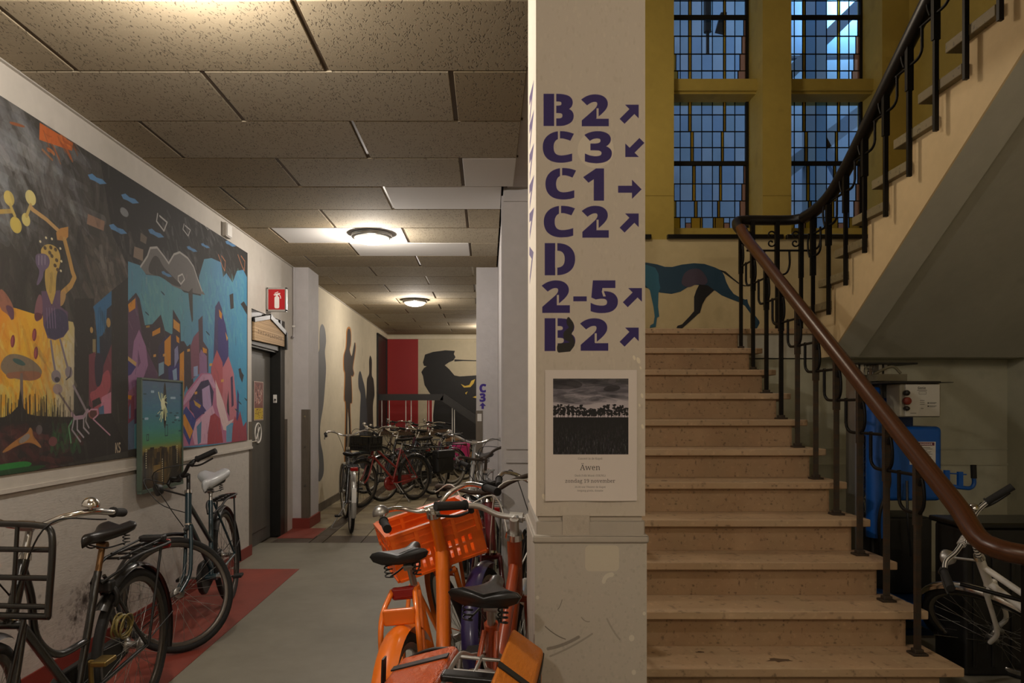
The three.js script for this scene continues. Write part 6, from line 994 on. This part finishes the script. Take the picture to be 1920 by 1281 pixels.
// ---------- blue personnel lift under the stairs ----------
{
  const panelTex = canvasTex(512, 400, (g, w, h) => {
    g.fillStyle = '#b9b6ac'; g.fillRect(0, 0, w, h); g.fillStyle = '#26241f'; g.font = 'bold 44px sans-serif'; g.fillText('Genie', 180, 60); g.fillRect(172, 70, 150, 6);
    g.font = '16px sans-serif'; g.lineWidth = 4; g.strokeStyle = '#26241f'; g.strokeRect(200, 92, 110, 30); for (const [x, y] of [[330, 240], [330, 280]]) { g.fillRect(x, y - 14, 20, 18); g.fillRect(x + 26, y - 12, 110, 6); g.fillRect(x + 26, y, 90, 5); } for (const y of [200, 225, 250]) g.fillRect(214, y, 70, 5); g.fillRect(230, 300, 40, 6); g.fillRect(70, 360, 90, 6);
    g.fillStyle = '#caa02c'; for (const y of [170, 195, 220]) g.fillRect(22, y, 14, 12);
  });
  const warn = canvasTex(256, 320, (g, w, h) => { g.fillStyle = '#c9c5bd'; g.fillRect(0, 0, w, h); g.fillStyle = '#5a1630'; g.fillRect(12, 10, w - 24, 44); g.fillStyle = '#e8e4dc'; g.beginPath(); g.moveTo(60, 48); g.lineTo(78, 16); g.lineTo(96, 48); g.fill(); g.font = 'bold 30px sans-serif'; g.fillText('DANGER', 102, 44); g.fillStyle = '#3a3630'; for (let y = 80, i = 0; y < 290; y += 18, i++) g.fillRect(24, y, [180, 200, 150, 190][i % 4], 6); });
  const D = 4.55, X = (x, d = D) => px(x, d), Y = (y, d = D) => py(y, d);
  const t = thing('lift_machine', 'blue personnel lift with a white control box and metal mast, under the upper flight', 'lift');
  add(t, 'body', [rb(X(1768) - X(1660), Y(800) - Y(940), 0.42, 0.03, (X(1768) + X(1660)) / 2, (Y(800) + Y(940)) / 2, -D - 0.21, 4)], MAT.blue);
  add(t, 'side_tank', [rod(V(X(1652), Y(1010), -D - 0.06), V(X(1652), Y(770), -D - 0.06), 0.06, 0.06, 20), rb(0.1, Y(725) - Y(820), 0.2, 0.02, X(1655), (Y(725) + Y(820)) / 2, -D - 0.2)], MAT.blue);
  add(t, 'stand', [rb(0.22, 0.3, 0.2, 0.02, X(1700), Y(790), -D - 0.2)], MAT.blueDark);
  const cb = new THREE.Mesh(new RoundedBoxGeometry(X(1742) - X(1680), Y(722) - Y(780), 0.012, 2, 0.004), std(0xffffff, { map: panelTex, roughness: 0.5 })); 
  { const g = new THREE.BoxGeometry(X(1742) - X(1680), Y(722) - Y(780), 0.012); cb.geometry = g; }
  cb.name = 'control_panel'; cb.position.set((X(1742) + X(1680)) / 2, (Y(722) + Y(780)) / 2, -D + 0.10); t.add(cb);
  const bxm = add(t, 'control_box', rb(X(1748) - X(1672), Y(720) - Y(782), 0.16, 0.012, (X(1748) + X(1672)) / 2, (Y(720) + Y(782)) / 2, -D + 0.012), std(0x8f8a78, { roughness: 0.5 }));
  const btn = (x, y, r, m) => add(bxm, 'button', [lathe([[0, 0], [r, 0], [r, 0.02], [r * 0.8, 0.028], [0, 0.03]], 18).rotateX(Math.PI / 2).translate(X(x, D - 0.1), Y(y, D - 0.1), -D + 0.105)], m);
  btn(1697, 737, 0.017, MAT.black); btn(1698, 752, 0.024, std(0x7a2c1c, { roughness: .5 })); btn(1697, 766, 0.015, MAT.black);
  add(t, 'lid', [rb(X(1740) - X(1645), 0.014, 0.4, 0.004, X(1695), Y(718), -D - 0.08), bx(0.16, 0.004, 0.2, X(1755), Y(717.5), -D - 0.05)], MAT.black);
  add(t, 'carry_box', [slab(shapeOf([[X(1652), Y(714)], [X(1708), Y(714)], [X(1708), Y(701)], [X(1652), Y(701)]]), 0.2).translate(0, 0, -D - 0.24), pipe([V(X(1654), Y(700), -D - 0.1), V(X(1689), Y(686), -D - 0.1), V(X(1706), Y(699), -D - 0.1)], 0.009, 10, 6, false, 'catmullrom')], std(0x6a6450, { roughness: .5 }));
  const mast = add(t, 'mast', [1596, 1606, 1640, 1650].map((x) => span(X(x, 4.75), X(x + 6, 4.75), 0.1, Y(684, 4.75), -4.7, -4.82)), MAT.alu);
  add(t, 'mast_cap', rb(X(1707, 4.75) - X(1595, 4.75), 0.012, 0.24, 0.003, X(1650, 4.75), Y(683, 4.75), -4.78), MAT.black);
  add(t, 'chain', [1612, 1620, 1628, 1636].flatMap((x) => Array.from({ length: 26 }, (_, i) => new THREE.TorusGeometry(0.014, 0.005, 4, 8).scale(0.7, 1.2, 1).rotateY(i % 2 ? 1.2 : 0.2).translate(X(x, 4.76), Y(688, 4.76) - i * 0.045, -4.76))), MAT.steel);
  const lb = new THREE.Mesh(new THREE.PlaneGeometry(X(1754) - X(1705), Y(829) - Y(872)), std(0xffffff, { map: warn, roughness: 0.5 })); lb.name = 'warning_label'; lb.position.set((X(1754) + X(1705)) / 2, Y(850), -D + 0.002); t.add(lb);
  add(t, 'bracket', [pipe([V(X(1768), Y(909), -D), V(X(1800), Y(914), -D), V(X(1820), Y(915), -D), V(X(1826), Y(908), -D), V(X(1826), Y(896), -D)], 0.013, 30, 8), bx(0.03, 0.09, 0.02, X(1775), Y(895), -D), bx(0.03, 0.09, 0.02, X(1800), Y(898), -D), rod(V(X(1770), Y(887), -D), V(X(1812), Y(890), -D), 0.004)], MAT.blue);
  add(t, 'bracket_grip', rod(V(X(1826), Y(897), -D), V(X(1825), Y(872), -D), 0.017, 0.017, 12), MAT.rubber);
  add(t, 'base', [rb(0.62, 0.12, 0.7, 0.02, X(1705), 0.14, -D - 0.2), span(X(1640), X(1770), 0.0, 0.03, -D + 0.15, -D + 0.1)], MAT.blueDark);
  add(t, 'leg', [rb(0.08, 0.08, 0.9, 0.015, X(1650), 0.2, -D + 0.1), rb(0.08, 0.08, 0.9, 0.015, X(1770), 0.2, -D + 0.1)], MAT.blue);
  add(t, 'lower_case', rb(0.4, 0.5, 0.34, 0.02, X(1700), 0.45, -D - 0.22), MAT.black);
  add(t, 'hose', [pipe([V(X(1650), Y(790), -D + 0.06), V(X(1640), Y(840), -D + 0.1), V(X(1655), Y(900), -D + 0.08), V(X(1640), Y(960), -D + 0.06), V(X(1650), Y(1040), -D)], 0.011, 40, 6), pipe([V(X(1690), Y(900), -D + 0.06), V(X(1685), Y(970), -D + 0.1), V(X(1700), Y(1040), -D + 0.05)], 0.009, 24, 6)], MAT.black);
}
scene.traverse((o) => { delete o.userData_counts; delete o.userData_steer; });
renderer.render(scene, camera);
